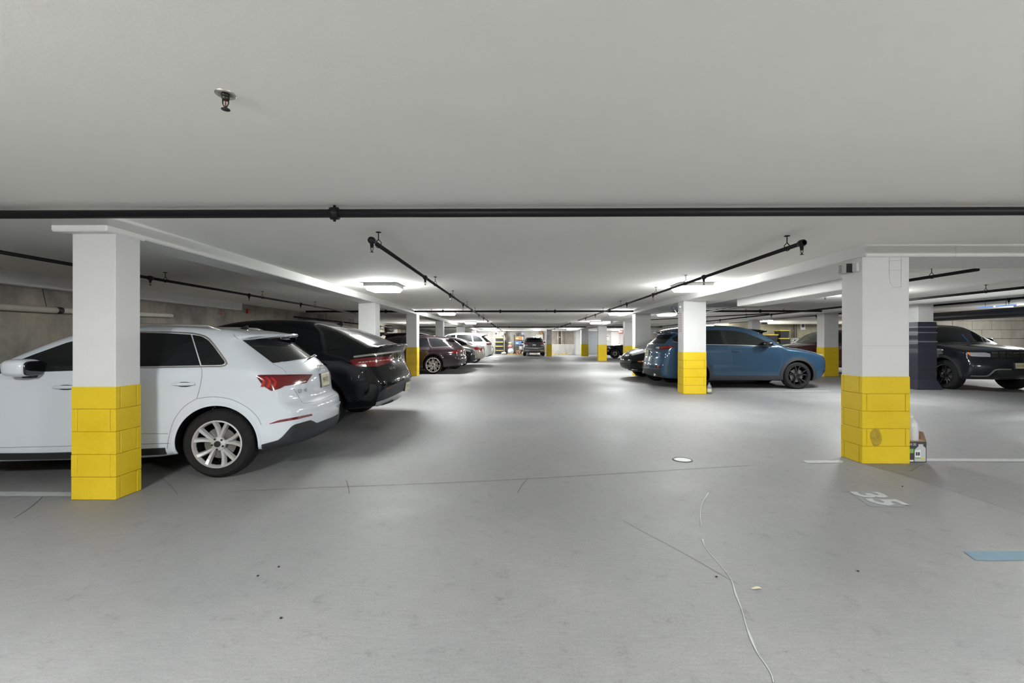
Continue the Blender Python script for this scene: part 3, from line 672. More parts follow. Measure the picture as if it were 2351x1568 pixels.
# details
A.handle(.31, .985, PW); A.handle(1.42, .965, PW)
A.mirror_pod(1.74, 1.165, .90, PW, w=.25, hgt=.17, dep=.12)
for sd in (1, -1):
    rp = A.pts([(x, sd*.585) for x in (1.55, 1.3, .9, .5, .25, .12)], 'top'); B = MB(); B.tube([p+np.array([0, 0, .038 if 0 < i < 5 else -.005]) for i, p in enumerate(rp)], .014, 8); B.build('roof_rail', M['satin'], A.root, True)
fin = A.pts([(.16, 0)], 'top')[0]; MB().prism([(fin[0]-.06, fin[2]-.01), (fin[0]+.06, fin[2]-.01), (fin[0]+.02, fin[2]+.012), (fin[0]-.045, fin[2]+.042), (fin[0]-.055, fin[2]+.04)], -.014, .014, 'y').build('roof_antenna', M['gloss'], A.root)
A.patch('headlight', [(3.02, .92), (3.2, .90), (3.4, .84)], [(3.05, .86), (3.2, .80), (3.42, .76)], M['clearlens'], 'L', 14, 6, mirror=True)
A.patch('windscreen', [(1.80, -.55), (1.80, 0), (1.80, .55)], [(2.5, -.68), (2.56, 0), (2.5, .68)], M['glass2'], 'top', 16, 12, off=.005)
A.patch('grille', [(-.42, .85), (.42, .85)], [(-.34, .42), (.34, .42)], M['gloss'], 'front', 14, 8)
# ------------------------------------------------------------------ black coupe-like crossover
PB = paint('black_car_paint', (.003, .0035, .005), 0, .25, .05); PB.node_tree.nodes['Principled BSDF'].inputs['Coat Weight'].default_value = .75
B = Car('black coupe-like crossover with full red tail light next to the white crossover',
    [(-.70, .33), (-.95, .36), (-1.08, .45), (-1.15, .60), (-1.16, .74), (-1.12, .86), (-1.08, .95), (-1.045, 1.10), (-1.045, 1.22), (-1.045, 1.22), (-1.12, 1.335), (-1.12, 1.335), (-1.11, 1.353), (-1.11, 1.353), (-.94, 1.352), (-.66, 1.455), (-.28, 1.598), (.22, 1.728), (.65, 1.765), (1.08, 1.766), (1.5, 1.735), (1.87, 1.65), (2.35, 1.42), (2.85, 1.17), (2.85, 1.17), (3.3, 1.10), (3.6, 1.0), (3.74, .85), (3.79, .6), (3.75, .4), (3.6, .27), (3.4, .25), (3.4, .25), (2.0, .24), (.5, .25), (-.3, .30)],
    [(.2, .93), (.35, .975), (.6, 1.0), (.85, 1.0), (1.05, .985), (1.17, .95), (1.25, .90), (1.45, .77), (1.6, .67), (1.75, .55)],
    (-3.12, 8.05, .03), 180, (0, 2.915), .435, PB, h=.03, k=.08, bow_r=[(.3, .16), (.8, .2), (1.1, .25), (1.3, .34), (1.7, .4)], wr=.385, taper_r=(.12, .8))
B.wheels(.385, .275, .275, dict(n=5, spread=16, hub=6, mat=M['darkalloy']), .985)
B.arch_lip(w=.03, h=.004)
B.patch('side_window', [(2.25, 1.44), (1.7, 1.59), (1.3, 1.635), (1.12, 1.642)], [(2.35, 1.22), (1.6, 1.225), (1.2, 1.23), (1.0, 1.235)], M['glass'], 'L', 16, 8, mirror=True)
B.patch('side_window', [(1.09, 1.643), (.7, 1.635), (.35, 1.59), (.1, 1.53)], [(.96, 1.235), (.6, 1.24), (.2, 1.245), (.0, 1.25)], M['glass'], 'L', 16, 8, mirror=True)
B.patch('quarter_window', [(.07, 1.52), (-.2, 1.43), (-.42, 1.31)], [(-.03, 1.25), (-.2, 1.26), (-.41, 1.28)], M['glass'], 'L', 12, 6, mirror=True)
rg = mat('sloping_rear_glass', (.02, .022, .024), .06, spec=.8)
B.patch('rear_window', [(772, 761.5), (790, 756.5), (808, 755)], [(843, 799), (872, 796), (903, 788.5)], rg, nu=18, nv=18, off=.005)
B.mould('tail_chrome_strip', [(812, 819.5), (840, 816), (880, 811), (921, 805)], M['satin'], w=.03, h=.006, n=40)
tl = B.patch('tail_light', [(803.5, 827.5), (815, 824.2), (850, 821), (902, 817)], [(804, 829.5), (812, 840), (830, 842), (866, 841.5), (897, 832), (902, 823)], M['red'], nu=34, nv=8, off=.008)
B.patch('light_strip', [(822, 831), (860, 828.5), (898, 823)], [(822, 834.5), (860, 832), (897, 826)], M['brightred'], nu=26, nv=3, off=.0105, parent=tl)
for i in range(9):
    a = 824+i*7.6; yv = 832.2-i*.75; B.patch('light_bar', [(a, yv-.8), (a+5.2, yv-1.4)], [(a, yv+1.2), (a+5.2, yv+.6)], M['clearlens'], nu=4, nv=2, off=.0125, parent=tl)
B.patch('tail_light', [(-1.0+.45, 1.12), (-.50, 1.12)], [(-.55, 1.04), (-.50, 1.06)], M['red'], 'R', 8, 5, off=.008)
B.seams([[(884, 812), (893, 822), (905, 845), (911, 856)], [(911, 856), (925, 850), (939, 846)], [(771, 760), (739, 754)]])
ap = B.patch('lower_apron', [(863, 924), (871, 901), (888, 889), (906, 882), (938, 869)], [(866, 927), (880, 922), (903, 912), (918, 904), (934, 895)], M['darkclad'], nu=26, nv=8, off=.008)
B.patch('skid_trim', [(864, 923), (880, 918), (903, 908), (918, 900), (935, 891)], [(861, 931), (880, 931), (905, 919.5), (920, 909), (934, 899)], M['alloy'], nu=24, nv=4, off=.014)
B.patch('exhaust_tip', [(876, 926), (889, 921), (901, 915.5)], [(876, 929.5), (889, 927.5), (902, 919)], M['blackpl'], nu=12, nv=4, off=.018)
B.patch('bumper_reflector', [(885, 891), (902, 886.5)], [(886, 894.5), (900, 889.5)], M['red'], nu=10, nv=3, off=.012)
B.plate((0, .605), 'rear', w=.31, hgt=.16, text='R77 JAV', off=.012)
em = B.pts([(0, 1.09)], 'rear')[0]; MB().lathe([(.05, 0), (.05, -.012), (.042, -.016)], em+np.array([0, 0, 0]), 'x', 24).build('emblem_ring', M['chrome'], B.root, True)
st = MB()
for k in range(3):
    a = math.radians(90+120*k); d = np.array([0, math.cos(a), math.sin(a)]); st.tube([em+np.array([-.01, 0, 0]), em+np.array([-.01, 0, 0])+d*.045], [.008, .003], 6)
st.build('emblem_star', M['chrome'], B.root)
bp = B.pts([(900, 845)], 'px')[0]; bn = B.nrm(bp[None])[0]; bu = np.cross([0, 0, 1.], bn); bu /= np.linalg.norm(bu); bv = np.cross(bn, bu)
V, F = text_mesh('GLE 450', .06); obj('model_badge', [bp+bn*.006+bu*a+bv*b for a, b, c in V], F, M['chrome'], B.root)
fb = B.pts([(.05, 0)], 'top')[0]; MB().prism([(fb[0]-.08, fb[2]-.03), (fb[0]+.09, fb[2]), (fb[0]+.02, fb[2]+.015), (fb[0]-.06, fb[2]+.05), (fb[0]-.072, fb[2]+.047)], -.016, .016, 'y').build('roof_antenna', M['gloss'], B.root)
B.mirror_pod(1.95, 1.22, .96, PB); B.handle(.5, 1.03, PB); B.handle(1.5, 1.02, PB)
B.patch('windscreen', [(1.95, -.58), (1.98, 0), (1.95, .58)], [(2.68, -.72), (2.78, 0), (2.68, .72)], M['glass'], 'top', 14, 10, off=.005)
B.patch('grille', [(-.45, .9), (.45, .9)], [(-.4, .6), (.4, .6)], M['gloss'], 'front', 12, 6)
B.patch('headlight', [(3.2, .98), (3.5, .93)], [(3.2, .86), (3.55, .80)], M['clearlens'], 'L', 10, 5, mirror=True)
# ------------------------------------------------------------------ blue crossover on the right
PZ = paint('blue_grey_car_paint', (.022, .055, .100), .25, .32)
Z = Car('blue-grey crossover with black wheels parked behind the right-hand pillar',
    [(-.80, .28), (-.95, .33), (-1.0, .45), (-1.01, .60), (-.985, .72), (-.96, .85), (-.95, .98), (-.92, 1.10), (-.89, 1.18), (-.89, 1.18), (-.57, 1.47), (-.57, 1.47), (-.75, 1.498), (-.75, 1.498), (-.755, 1.52), (-.755, 1.52), (-.4, 1.60), (0, 1.652), (.5, 1.685), (.92, 1.694), (1.25, 1.675), (1.55, 1.62), (1.8, 1.53), (2.3, 1.27), (2.6, 1.12), (2.6, 1.12), (3.1, 1.06), (3.5, .97), (3.68, .88), (3.75, .72), (3.73, .45), (3.62, .30), (3.4, .22), (3.4, .22), (2.2, .22), (.5, .22), (-.3, .26)],
    [(.15, .86), (.28, .90), (.45, .92), (.65, .925), (.85, .922), (1.0, .915), (1.12, .90), (1.18, .87), (1.3, .80), (1.5, .69), (1.62, .60), (1.75, .48)],
    (4.625, 12.89, .168), 0.0, (0, 2.70), .405, PZ, h=.03, k=.075, bow_f=.38, bow_r=[(.3, .2), (1.0, .26), (1.5, .45)], wr=.362)
Z.wheels(.362, .262, .225, dict(n=5, spread=15, hub=6, mat=M['darkalloy'], w=(.03, .045)), .91)
Z.arch_lip(M['darkclad'], w=.075, h=.008, a0=-20, a1=200, dr=.03)
Z.patch('side_window', [(-.10, 1.50), (.2, 1.535), (.5, 1.55), (.78, 1.552)], [(-.16, 1.20), (.2, 1.19), (.5, 1.185), (.80, 1.18)], M['glass'], 'R', 14, 8, mirror=True)
Z.patch('side_window', [(.86, 1.552), (1.15, 1.54), (1.45, 1.475), (1.75, 1.345), (2.02, 1.20), (2.13, 1.14)], [(.90, 1.178), (1.4, 1.16), (1.9, 1.135), (2.12, 1.125)], M['glass2'], 'R', 22, 8, mirror=True)
Z.patch('quarter_window', [(-.14, 1.49), (-.3, 1.45), (-.50, 1.33)], [(-.20, 1.205), (-.3, 1.21), (-.48, 1.26)], M['glass'], 'R', 10, 6, mirror=True)
Z.patch('door_pillar', [(.79, 1.552), (.85, 1.552)], [(.81, 1.18), (.89, 1.178)], M['gloss'], 'R', 4, 8, mirror=True)
Z.mould('window_trim', [(-.52, 1.25), (-.2, 1.19), (.5, 1.17), (1.2, 1.155), (2.15, 1.115)], M['satin'], 'R', w=.014, h=.005, n=40, mirror=True)
Z.patch('rear_window', [(-.58, 1.435), (0, 1.45), (.58, 1.435)], [(-.66, 1.20), (0, 1.21), (.66, 1.20)], M['glass'], 'rear', 18, 10, off=.005)
Z.patch('spoiler_lip', [(-.56, 1.515), (0, 1.53), (.56, 1.515)], [(-.56, 1.492), (0, 1.505), (.56, 1.492)], M['gloss'], 'rear', 14, 3, off=.01)
tl = Z.patch('tail_light', [(1502, 797.5), (1520, 794.3), (1540, 793), (1551, 793.8)], [(1503, 799.5), (1512, 802.8), (1525, 803.5), (1540, 800), (1551, 795)], M['darkred'], nu=22, nv=6, off=.006)
Z.patch('light_core', [(1516, 796.5), (1542, 795)], [(1518, 801.5), (1539, 799)], M['red'], nu=10, nv=4, off=.009, parent=tl)
Z.patch('reversing_lens', [(1506, 797.5), (1514, 796.5)], [(1507, 800), (1514, 801)], M['clearlens'], nu=6, nv=4, off=.009, parent=tl)
Z.patch('tail_light', [(.45, 1.12), (.78, 1.12)], [(.45, 1.05), (.78, 1.05)], M['darkred'], 'rear', 10, 5, off=.006)
Z.patch('bumper_trim', [(-.80, .52), (0, .50), (.80, .52)], [(-.78, .30), (0, .30), (.78, .30)], M['darkclad'], 'rear', 20, 6, off=.006)
Z.patch('bumper_reflector', [(-.80, .60), (-.64, .61)], [(-.80, .56), (-.64, .57)], M['red'], 'rear', 6, 3, off=.008); Z.patch('bumper_reflector', [(.64, .61), (.80, .60)], [(.64, .57), (.80, .56)], M['red'], 'rear', 6, 3, off=.008)
for y in (-.55, .55): MB().lathe([(.035, 0), (.042, -.08), (.036, -.08), (.034, -.01)], Z.pts([(y, .36)], 'rear')[0]+np.array([.05, 0, 0]), 'x', 16).build('exhaust_tip', M['chrome'], Z.root, True)
Z.patch('sill_trim', [(.42, .36), (2.28, .36)], [(.42, .25), (2.28, .25)], M['darkclad'], 'R', 26, 4, off=.012, mirror=True)
Z.plate((0, .93), 'rear', text='K19 PTR', off=.012)
Z.mould('tailgate_chrome', [(-.3, 1.035), (0, 1.04), (.3, 1.035)], M['chrome'], 'rear', w=.03, h=.012, n=16)
Z.seams([[(.88, 1.16), (.98, .85), (.95, .42)], [(2.22, 1.10), (2.28, .85), (2.18, .42)], [(-.05, 1.18), (.02, .98), (.18, .72), (.32, .62)], [(2.25, 1.10), (2.8, 1.03), (3.3, .95)]], 'R', mirror=True)
Z.handle(1.10, 1.0, PZ); Z.handle(.10, 1.01, PZ)
Z.mirror_pod(1.86, 1.18, .90, M['gloss'], w=.22, hgt=.14)
Z.patch('headlight', [(3.22, .955), (3.42, .915), (3.56, .86)], [(3.24, .92), (3.42, .86), (3.57, .80)], M['clearlens'], 'R', 14, 5, off=.006, mirror=True)
Z.patch('fog_light', [(3.36, .50), (3.5, .50)], [(3.36, .44), (3.5, .44)], M['blackpl'], 'R', 6, 4, off=.006, mirror=True)
Z.patch('windscreen', [(1.72, -.55), (1.76, 0), (1.72, .55)], [(2.42, -.66), (2.55, 0), (2.42, .66)], M['glass2'], 'top', 14, 10, off=.005)
Z.patch('grille', [(-.5, .86), (.5, .86)], [(-.4, .5), (.4, .5)], M['gloss'], 'front', 12, 6)
fb = Z.pts([(.0, 0)], 'top')[0]; MB().prism([(fb[0]-.09, fb[2]-.01), (fb[0]+.09, fb[2]), (fb[0]+.03, fb[2]+.02), (fb[0]-.075, fb[2]+.06)], -.014, .014, 'y').build('roof_antenna', M['gloss'], Z.root)
# ------------------------------------------------------------------ burgundy wagon
PJ = paint('burgundy_car_paint', (.022, .012, .017), .3, .3)
J = Car('dark burgundy estate car with silver turbine wheel on the left',
    [(-.85, .28), (-1.05, .33), (-1.13, .45), (-1.14, .58), (-1.10, .68), (-1.08, .82), (-1.06, .92), (-1.0, 1.02), (-1.0, 1.02), (-.62, 1.30), (-.62, 1.30), (-.79, 1.325), (-.79, 1.325), (-.79, 1.345), (-.79, 1.345), (-.4, 1.405), (.04, 1.437), (.6, 1.46), (1.06, 1.462), (1.5, 1.43), (1.9, 1.33), (2.5, 1.05), (2.5, 1.05), (3.1, .98), (3.6, .82), (3.78, .65), (3.8, .45), (3.7, .25), (3.4, .18), (3.4, .18), (2.0, .18), (.5, .19), (-.4, .24)],
    [(.15, .86), (.3, .91), (.5, .94), (.75, .94), (.9, .92), (.98, .88), (1.1, .81), (1.3, .69), (1.45, .58), (1.55, .5)],
    (-3.15, 17.86, .2), 180, (0, 2.96), .385, PJ, h=.035, k=.075, bow_r=[(.3, .2), (.9, .25), (1.3, .45)], wr=.345)
J.wheels(.345, .268, .245, dict(n=7, spread=9, hub=5, sweep=14, w=(.020, .030), rot=80), .92)
J.arch_lip(w=.03, h=.004)
J.patch('side_window', [(.20, 1.335), (-.10, 1.325), (-.38, 1.265), (-.64, 1.10)], [(.02, 1.02), (-.2, 1.025), (-.4, 1.03), (-.62, 1.05)], M['glass'], 'L', 18, 8, mirror=True)
J.patch('side_window', [(1.18, 1.355), (.7, 1.358), (.28, 1.34)], [(1.14, 1.0), (.7, 1.005), (.12, 1.015)], M['glass'], 'L', 14, 8, mirror=True)
J.patch('side_window', [(2.1, 1.10), (1.8, 1.25), (1.5, 1.335), (1.25, 1.352)], [(2.08, 1.02), (1.6, 1.0), (1.2, 1.0)], M['glass'], 'L', 14, 8, mirror=True)
J.mould('window_trim', [(.24, 1.335), (.07, 1.01), (-.3, 1.015), (-.64, 1.035), (-.70, 1.06), (-.60, 1.16), (-.40, 1.275), (-.10, 1.345), (.2, 1.355), (.7, 1.378)], M['chrome'], 'L', w=.011, h=.006, n=60, mirror=True)
J.patch('rear_window', [(-.58, 1.285), (0, 1.29), (.58, 1.285)], [(-.66, 1.04), (0, 1.045), (.66, 1.04)], M['glass'], 'rear', 16, 8, off=.005)
tl = J.patch('tail_light', [(1030, 811), (1038.6, 806.4), (1046, 804), (1064, 803)], [(1031, 811.8), (1040, 811.5), (1050, 811), (1064, 810.5)], M['red'], nu=18, nv=5, off=.006)
J.patch('tail_light', [(.35, .89), (.85, .89)], [(.35, .82), (.85, .81)], M['red'], 'rear', 12, 4, off=.006)
J.mould('tail_trim', [(-.34, .905), (0, .91), (.34, .905)], M['chrome'], 'rear', w=.025, h=.008, n=16)
J.plate((0, .78), 'rear', text='T52 WAG', off=.01)
J.seams([[(.06, 1.0), (.0, .85), (.22, .72), (.34, .62)], [(1.18, 1.0), (1.18, .7), (1.12, .3)]], 'L', mirror=True)
J.handle(.32, .90, PJ); J.handle(1.4, .88, PJ); J.mirror_pod(1.95, 1.02, .90, PJ)
for y in (-.55, .55): MB().lathe([(.045, 0), (.05, -.06), (.042, -.06), (.04, -.01)], J.pts([(y, .36)], 'rear')[0]+np.array([.03, 0, 0]), 'x', 16).build('exhaust_tip', M['chrome'], J.root, True)
for sd in (1, -1):
    rp = J.pts([(x, sd*.56) for x in (1.3, 1.1, .6, .1, -.1)], 'top'); MB().tube([p+np.array([0, 0, .03 if 0 < i < 4 else -.004]) for i, p in enumerate(rp)], .012, 8).build('roof_rail', M['gloss'], J.root, True)
fb = J.pts([(-.45, 0)], 'top')[0]; MB().prism([(fb[0]-.08, fb[2]-.02), (fb[0]+.09, fb[2]), (fb[0]+.03, fb[2]+.02), (fb[0]-.07, fb[2]+.06)], -.014, .014, 'y').build('roof_antenna', M['chrome'], J.root)
J.patch('windscreen', [(1.75, -.5), (1.78, 0), (1.75, .5)], [(2.35, -.62), (2.45, 0), (2.35, .62)], M['glass'], 'top', 12, 8, off=.005)

for sv in ('R', 'L'):
    Z.patch('running_light', [(3.40, .905), (3.56, .865)], [(3.41, .885), (3.57, .845)], M['white_pl'], sv, 8, 3, off=.010)
# ------------------------------------------------------------------ the other cars
def lights_rear(c, y0, y1, z0, z1, m='red', name='tail_light'):
    for sg in (1, -1):
        a, b = sorted((sg*y0, sg*y1)); c.patch(name, [(a, z1), (b, z1)], [(a, z0), (b, z0)], M[m], 'rear', 10, 4, off=.008)
def side_set(c, wins, m='glass'):
    for t, b in wins: c.patch('side_window', t, b, M[m], 'L', 14, 7, mirror=True)
# black sports crossover, nose toward the aisle
P = Car('black sports crossover with rounded nose poking out beside the wide right pillar',
    [(-.75, .34), (-.95, .38), (-1.07, .5), (-1.09, .65), (-1.05, .85), (-1.0, 1.0), (-.93, 1.15), (-.93, 1.15), (-.60, 1.50), (-.60, 1.50), (-.80, 1.55), (-.80, 1.55), (-.78, 1.585), (-.78, 1.585), (-.3, 1.63), (.4, 1.66), (1.0, 1.66), (1.5, 1.60), (1.9, 1.46), (2.55, 1.13), (2.55, 1.13), (3.0, 1.05), (3.4, .95), (3.66, .82), (3.78, .68), (3.80, .50), (3.74, .35), (3.55, .26), (3.3, .24), (3.3, .24), (1.5, .24), (.3, .25)],
    [(.2, .90), (.4, .96), (.7, .97), (.95, .955), (1.08, .92), (1.15, .89), (1.35, .76), (1.55, .64), (1.7, .5)],
    (7.23, 15.1, .2), 180, (0, 2.895), .42, PB, h=.035, bow_f=[(.3, .5), (.8, .55), (1.2, .4)], bow_r=[(.3, .2), (1.5, .35)], wr=.375, taper_f=(.12, .9))
P.wheels(.375, .27, .26, dict(n=5, spread=14, hub=6, mat=M['darkalloy']), .955)
side_set(P, [([(2.1, 1.30), (1.7, 1.46), (1.3, 1.535), (1.15, 1.545)], [(2.25, 1.16), (1.7, 1.17), (1.4, 1.17), (1.1, 1.175)]), ([(1.1, 1.545), (.6, 1.54), (.1, 1.50), (-.3, 1.40)], [(1.05, 1.175), (.6, 1.18), (.1, 1.19), (-.4, 1.22)])])
P.patch('headlight', [(3.05, 1.0), (3.3, .96), (3.55, .86)], [(3.1, .90), (3.35, .84), (3.58, .77)], M['clearlens'], 'L', 12, 6, off=.006, mirror=True)
gr = P.patch('grille', [(-.62, .60), (0, .62), (.62, .60)], [(-.55, .36), (0, .36), (.55, .36)], M['blackpl'], 'front', 18, 6, off=.006)
for z in (.42, .48, .54): P.mould('grille_bar', [(-.58, z), (0, z+.01), (.58, z)], M['greypl'], 'front', w=.016, h=.016, n=20, parent=gr)
for y in (-.32, -.2, .2, .32): P.patch('parking_light', [(y-.045, .785), (y+.045, .785)], [(y-.045, .74), (y+.045, .74)], M['clearlens'], 'front', 5, 4, off=.006)
P.patch('side_marker', [(3.30, .62), (3.46, .61)], [(3.30, .585), (3.46, .58)], M['amber'], 'L', 6, 3, off=.006, mirror=True)
P.mould('lower_lip', [(-.75, .33), (0, .31), (.75, .33)], M['chrome'], 'front', w=.03, h=.012, n=24)
P.seams([[(2.5, 1.05), (2.9, 1.0), (3.3, .93)]], 'L', mirror=True); P.mirror_pod(1.95, 1.16, .92, PB)
P.patch('windscreen', [(1.85, -.56), (1.9, 0), (1.85, .56)], [(2.36, -.66), (2.48, 0), (2.36, .66)], M['glass'], 'top', 12, 8, off=.005)
P.patch('rear_window', [(-.55, 1.47), (.55, 1.47)], [(-.62, 1.18), (.62, 1.18)], M['glass'], 'rear', 12, 6, off=.005); lights_rear(P, .3, .85, .98, 1.06); P.handle(.5, 1.0, PB); P.arch_lip()
# black off-roader on the right, facing the lower edge
PG = paint('dark_navy_paint', (.010, .013, .017), .1, .3)
G = Car('black boxy off-roader facing forward at the right edge beside the padded pillar',
    [(-.85, .38), (-.97, .5), (-.98, .75), (-.96, 1.1), (-.88, 1.30), (-.72, 1.66), (-.60, 1.72), (0, 1.75), (.8, 1.765), (1.4, 1.745), (1.78, 1.68), (2.2, 1.45), (2.62, 1.215), (2.62, 1.215), (3.1, 1.16), (3.5, 1.10), (3.70, 1.045), (3.76, 1.0), (3.80, .84), (3.86, .72), (3.88, .58), (3.84, .44), (3.72, .34), (3.4, .30), (3.4, .30), (1.5, .28), (.2, .30)],
    [(.25, .90), (.4, .95), (.7, .968), (1.0, .965), (1.12, .945), (1.2, .91), (1.4, .82), (1.6, .72), (1.72, .62), (1.85, .5)],
    (12.156, 15.02, .17), -90, (0, 2.915), .45, PG, h=.033, k=.06, bow_f=[(.4, .30), (1.0, .26), (1.3, .3)], wr=.385, taper_f=(.06, .8), flare=.02)
G.wheels(.385, .26, .265, dict(n=5, spread=13, hub=6, mat=M['darkalloy']), .955)
G.arch_lip(M['blackpl'], w=.07, h=.015, a0=-15, a1=195, dr=.03)
hl = G.patch('headlight', [(2218, 808.5), (2229, 809.3), (2262, 809.5), (2273, 812)], [(2222, 812), (2228, 817.5), (2250, 819), (2274, 819.5)], M['clearlens'], nu=18, nv=6, off=.006)
G.patch('turn_signal', [(2219, 808.8), (2227, 809.2)], [(2223, 812.5), (2228.5, 817.2)], M['amber'], nu=6, nv=5, off=.009, parent=hl)
for y in (.80, .72): pass
G.patch('headlight', [(.60, .965), (.90, .98)], [(.60, .88), (.88, .90)], M['clearlens'], 'front', 10, 5, off=.006)
gr = G.patch('grille', [(-.60, .985), (0, 1.0), (.60, .985)], [(-.56, .85), (0, .855), (.56, .85)], M['gloss'], 'front', 24, 5, off=.005)
for i in range(7):
    y = (i-3)*.155; s_ = G.patch('grille_slot', [(y-.058, .965), (y+.058, .965)], [(y-.058, .868), (y+.058, .868)], M['blackpl'], 'front', 5, 5, off=.009, parent=gr)
    G.mould('slot_trim', [(y-.06, .97), (y+.06, .97)], M['chrome'], 'front', w=.010, h=.012, n=5, parent=gr, smooth_pts=False)
G.mould('bumper_trim', [(2229, 863), (2255, 863.5), (2268, 862.5), (2277, 856), (2285, 849.5), (2322, 848)], M['satin'], w=.03, h=.008, n=40)
G.patch('lower_grille', [(-.50, .56), (.50, .56)], [(-.45, .42), (.45, .42)], M['blackpl'], 'front', 14, 5, off=.006)
G.patch('fog_light', [(2280, 860), (2297, 859.5)], [(2279, 866), (2297, 866)], M['gloss'], nu=8, nv=4, off=.008); G.patch('fog_light', [(.42, .50), (.62, .50)], [(.42, .44), (.62, .44)], M['gloss'], 'front', 8, 4, off=.008)
G.plate((0, .66), 'front', text='D31 KLN', off=.015)
side_set(G, [([(2.0, 1.40), (1.75, 1.54), (1.45, 1.60), (1.2, 1.605)], [(2.15, 1.22), (1.8, 1.215), (1.5, 1.21), (1.2, 1.21)]), ([(1.13, 1.605), (.7, 1.605), (.25, 1.595)], [(1.13, 1.21), (.7, 1.21), (.15, 1.215)]), ([(.18, 1.59), (-.3, 1.56), (-.6, 1.50)], [(.08, 1.22), (-.3, 1.24), (-.66, 1.27)])])
G.patch('windscreen', [(1.83, -.62), (1.86, 0), (1.83, .62)], [(2.48, -.72), (2.58, 0), (2.48, .72)], M['glass2'], 'top', 14, 10, off=.005)
G.mirror_pod(2.05, 1.26, .93, PG, w=.24, hgt=.19); G.handle(1.45, 1.03, PG); G.handle(.35, 1.03, PG)
V, F = superball((3.895, .0, 1.05), (.01, .07, .018), .8); obj('hood_badge', V, F, M['chrome'], G.root, True)
# dark SUV nose out between burgundy estate and beige saloon
S = Car('black compact crossover parked nose out behind the burgundy estate car',
    [(-.70, .32), (-.84, .45), (-.86, .7), (-.80, 1.02), (-.80, 1.02), (-.56, 1.48), (-.56, 1.48), (-.70, 1.52), (-.70, 1.52), (-.68, 1.55), (-.68, 1.55), (-.2, 1.605), (.5, 1.63), (1.0, 1.60), (1.4, 1.50), (2.1, 1.12), (2.1, 1.12), (2.6, 1.05), (3.1, .96), (3.36, .84), (3.46, .68), (3.46, .45), (3.35, .28), (3.1, .22), (3.1, .22), (1.5, .22), (.3, .22)],
    [(.2, .84), (.4, .90), (.7, .91), (.95, .90), (1.05, .86), (1.3, .72), (1.5, .60), (1.65, .5)],
    (-5.43, 21.0, .2), 0, (0, 2.62), .40, PB, h=.045, bow_f=.4, wr=.355)
S.wheels(.355, .25, .23, dict(n=5, spread=14, hub=6, mat=M['darkalloy'], nuts=False), .885, (-1,))
side_set(S, [([(1.75, 1.22), (1.4, 1.40), (1.0, 1.50), (.75, 1.51)], [(1.9, 1.09), (1.4, 1.09), (1.0, 1.09), (.7, 1.09)]), ([(.66, 1.51), (.2, 1.50), (-.2, 1.45), (-.48, 1.3)], [(.55, 1.09), (.2, 1.095), (-.2, 1.10), (-.55, 1.14)])], 'glass_far')
S.mould('window_trim', [(.70, 1.52), (.60, 1.08)], M['chrome'], 'R', w=.03, h=.008, n=8, smooth_pts=False)
S.mould('window_trim', [(-.6, 1.06), (.6, 1.05), (1.9, 1.05)], M['chrome'], 'R', w=.02, h=.006, n=20)
S.patch('grille', [(-.4, .80), (.4, .80)], [(-.36, .6), (.36, .6)], M['greypl'], 'front', 12, 5, off=.006); S.patch('headlight', [(2.95, .92), (3.3, .82)], [(3.0, .84), (3.33, .74)], M['clearlens'], 'R', 8, 4, off=.006, mirror=True)
S.patch('lower_grille', [(-.6, .5), (.6, .5)], [(-.5, .36), (.5, .36)], M['blackpl'], 'front', 12, 4, off=.006); S.plate((0, .52), 'front', m=M['white_pl'], off=.012)
S.mirror_pod(1.55, 1.12, .87, PB)
# beige saloon
PS = paint('beige_car_paint', (.50, .46, .41), .1, .3)
E_ = Car('beige saloon car with oval red tail light on the left',
    [(-.85, .30), (-1.02, .36), (-1.08, .5), (-1.08, .65), (-1.05, .85), (-1.06, .93), (-1.06, .93), (-1.07, .98), (-1.07, .98), (-.85, 1.0), (-.55, 1.06), (-.1, 1.28), (.3, 1.40), (.8, 1.44), (1.2, 1.41), (1.6, 1.28), (2.15, 1.0), (2.15, 1.0), (2.7, .93), (3.2, .82), (3.45, .68), (3.52, .5), (3.45, .3), (3.2, .2), (3.2, .2), (1.5, .18), (.2, .2)],
    [(.15, .82), (.35, .89), (.6, .91), (.8, .90), (.92, .87), (1.05, .80), (1.25, .68), (1.4, .56), (1.5, .5)],
    (-2.78, 23.6, .2), 180, (0, 2.78), .37, PS, h=.045, bow_r=[(.3, .22), (1.4, .3)], wr=.33)
E_.wheels(.33, .24, .225, dict(n=5, spread=12, hub=5, nuts=False), .885, (1,))
side_set(E_, [([(1.55, 1.22), (1.2, 1.33), (.85, 1.355)], [(1.75, 1.0), (1.3, .995), (.85, .995)]), ([(.78, 1.355), (.4, 1.33), (.1, 1.25), (-.2, 1.13)], [(.75, .995), (.4, 1.0), (.1, 1.01), (-.25, 1.05)])], 'glass_far')
E_.patch('rear_window', [(.18, -.5), (.2, 0), (.18, .5)], [(-.45, -.62), (-.5, 0), (-.45, .62)], M['glass'], 'top', 12, 8, off=.005)
E_.patch('tail_light', [(1087, 799.5), (1093, 797.2), (1102, 799)], [(1088, 801), (1093, 803.8), (1103, 802.5)], M['brightred'], nu=10, nv=5, off=.006); E_.patch('tail_light', [(.5, .88), (.8, .88)], [(.5, .76), (.8, .76)], M['brightred'], 'rear', 8, 4, off=.006)
E_.patch('exhaust_recess', [(.45, .34), (.75, .36)], [(.45, .30), (.72, .31)], M['blackpl'], 'rear', 8, 3, off=.006); E_.plate((0, .80), 'rear', off=.01, m=M['white_pl'])
E_.arch_lip(); E_.mould('boot_lip', [(-.6, .985), (0, .995), (.6, .985)], PS, 'rear', w=.03, h=.02, n=16)
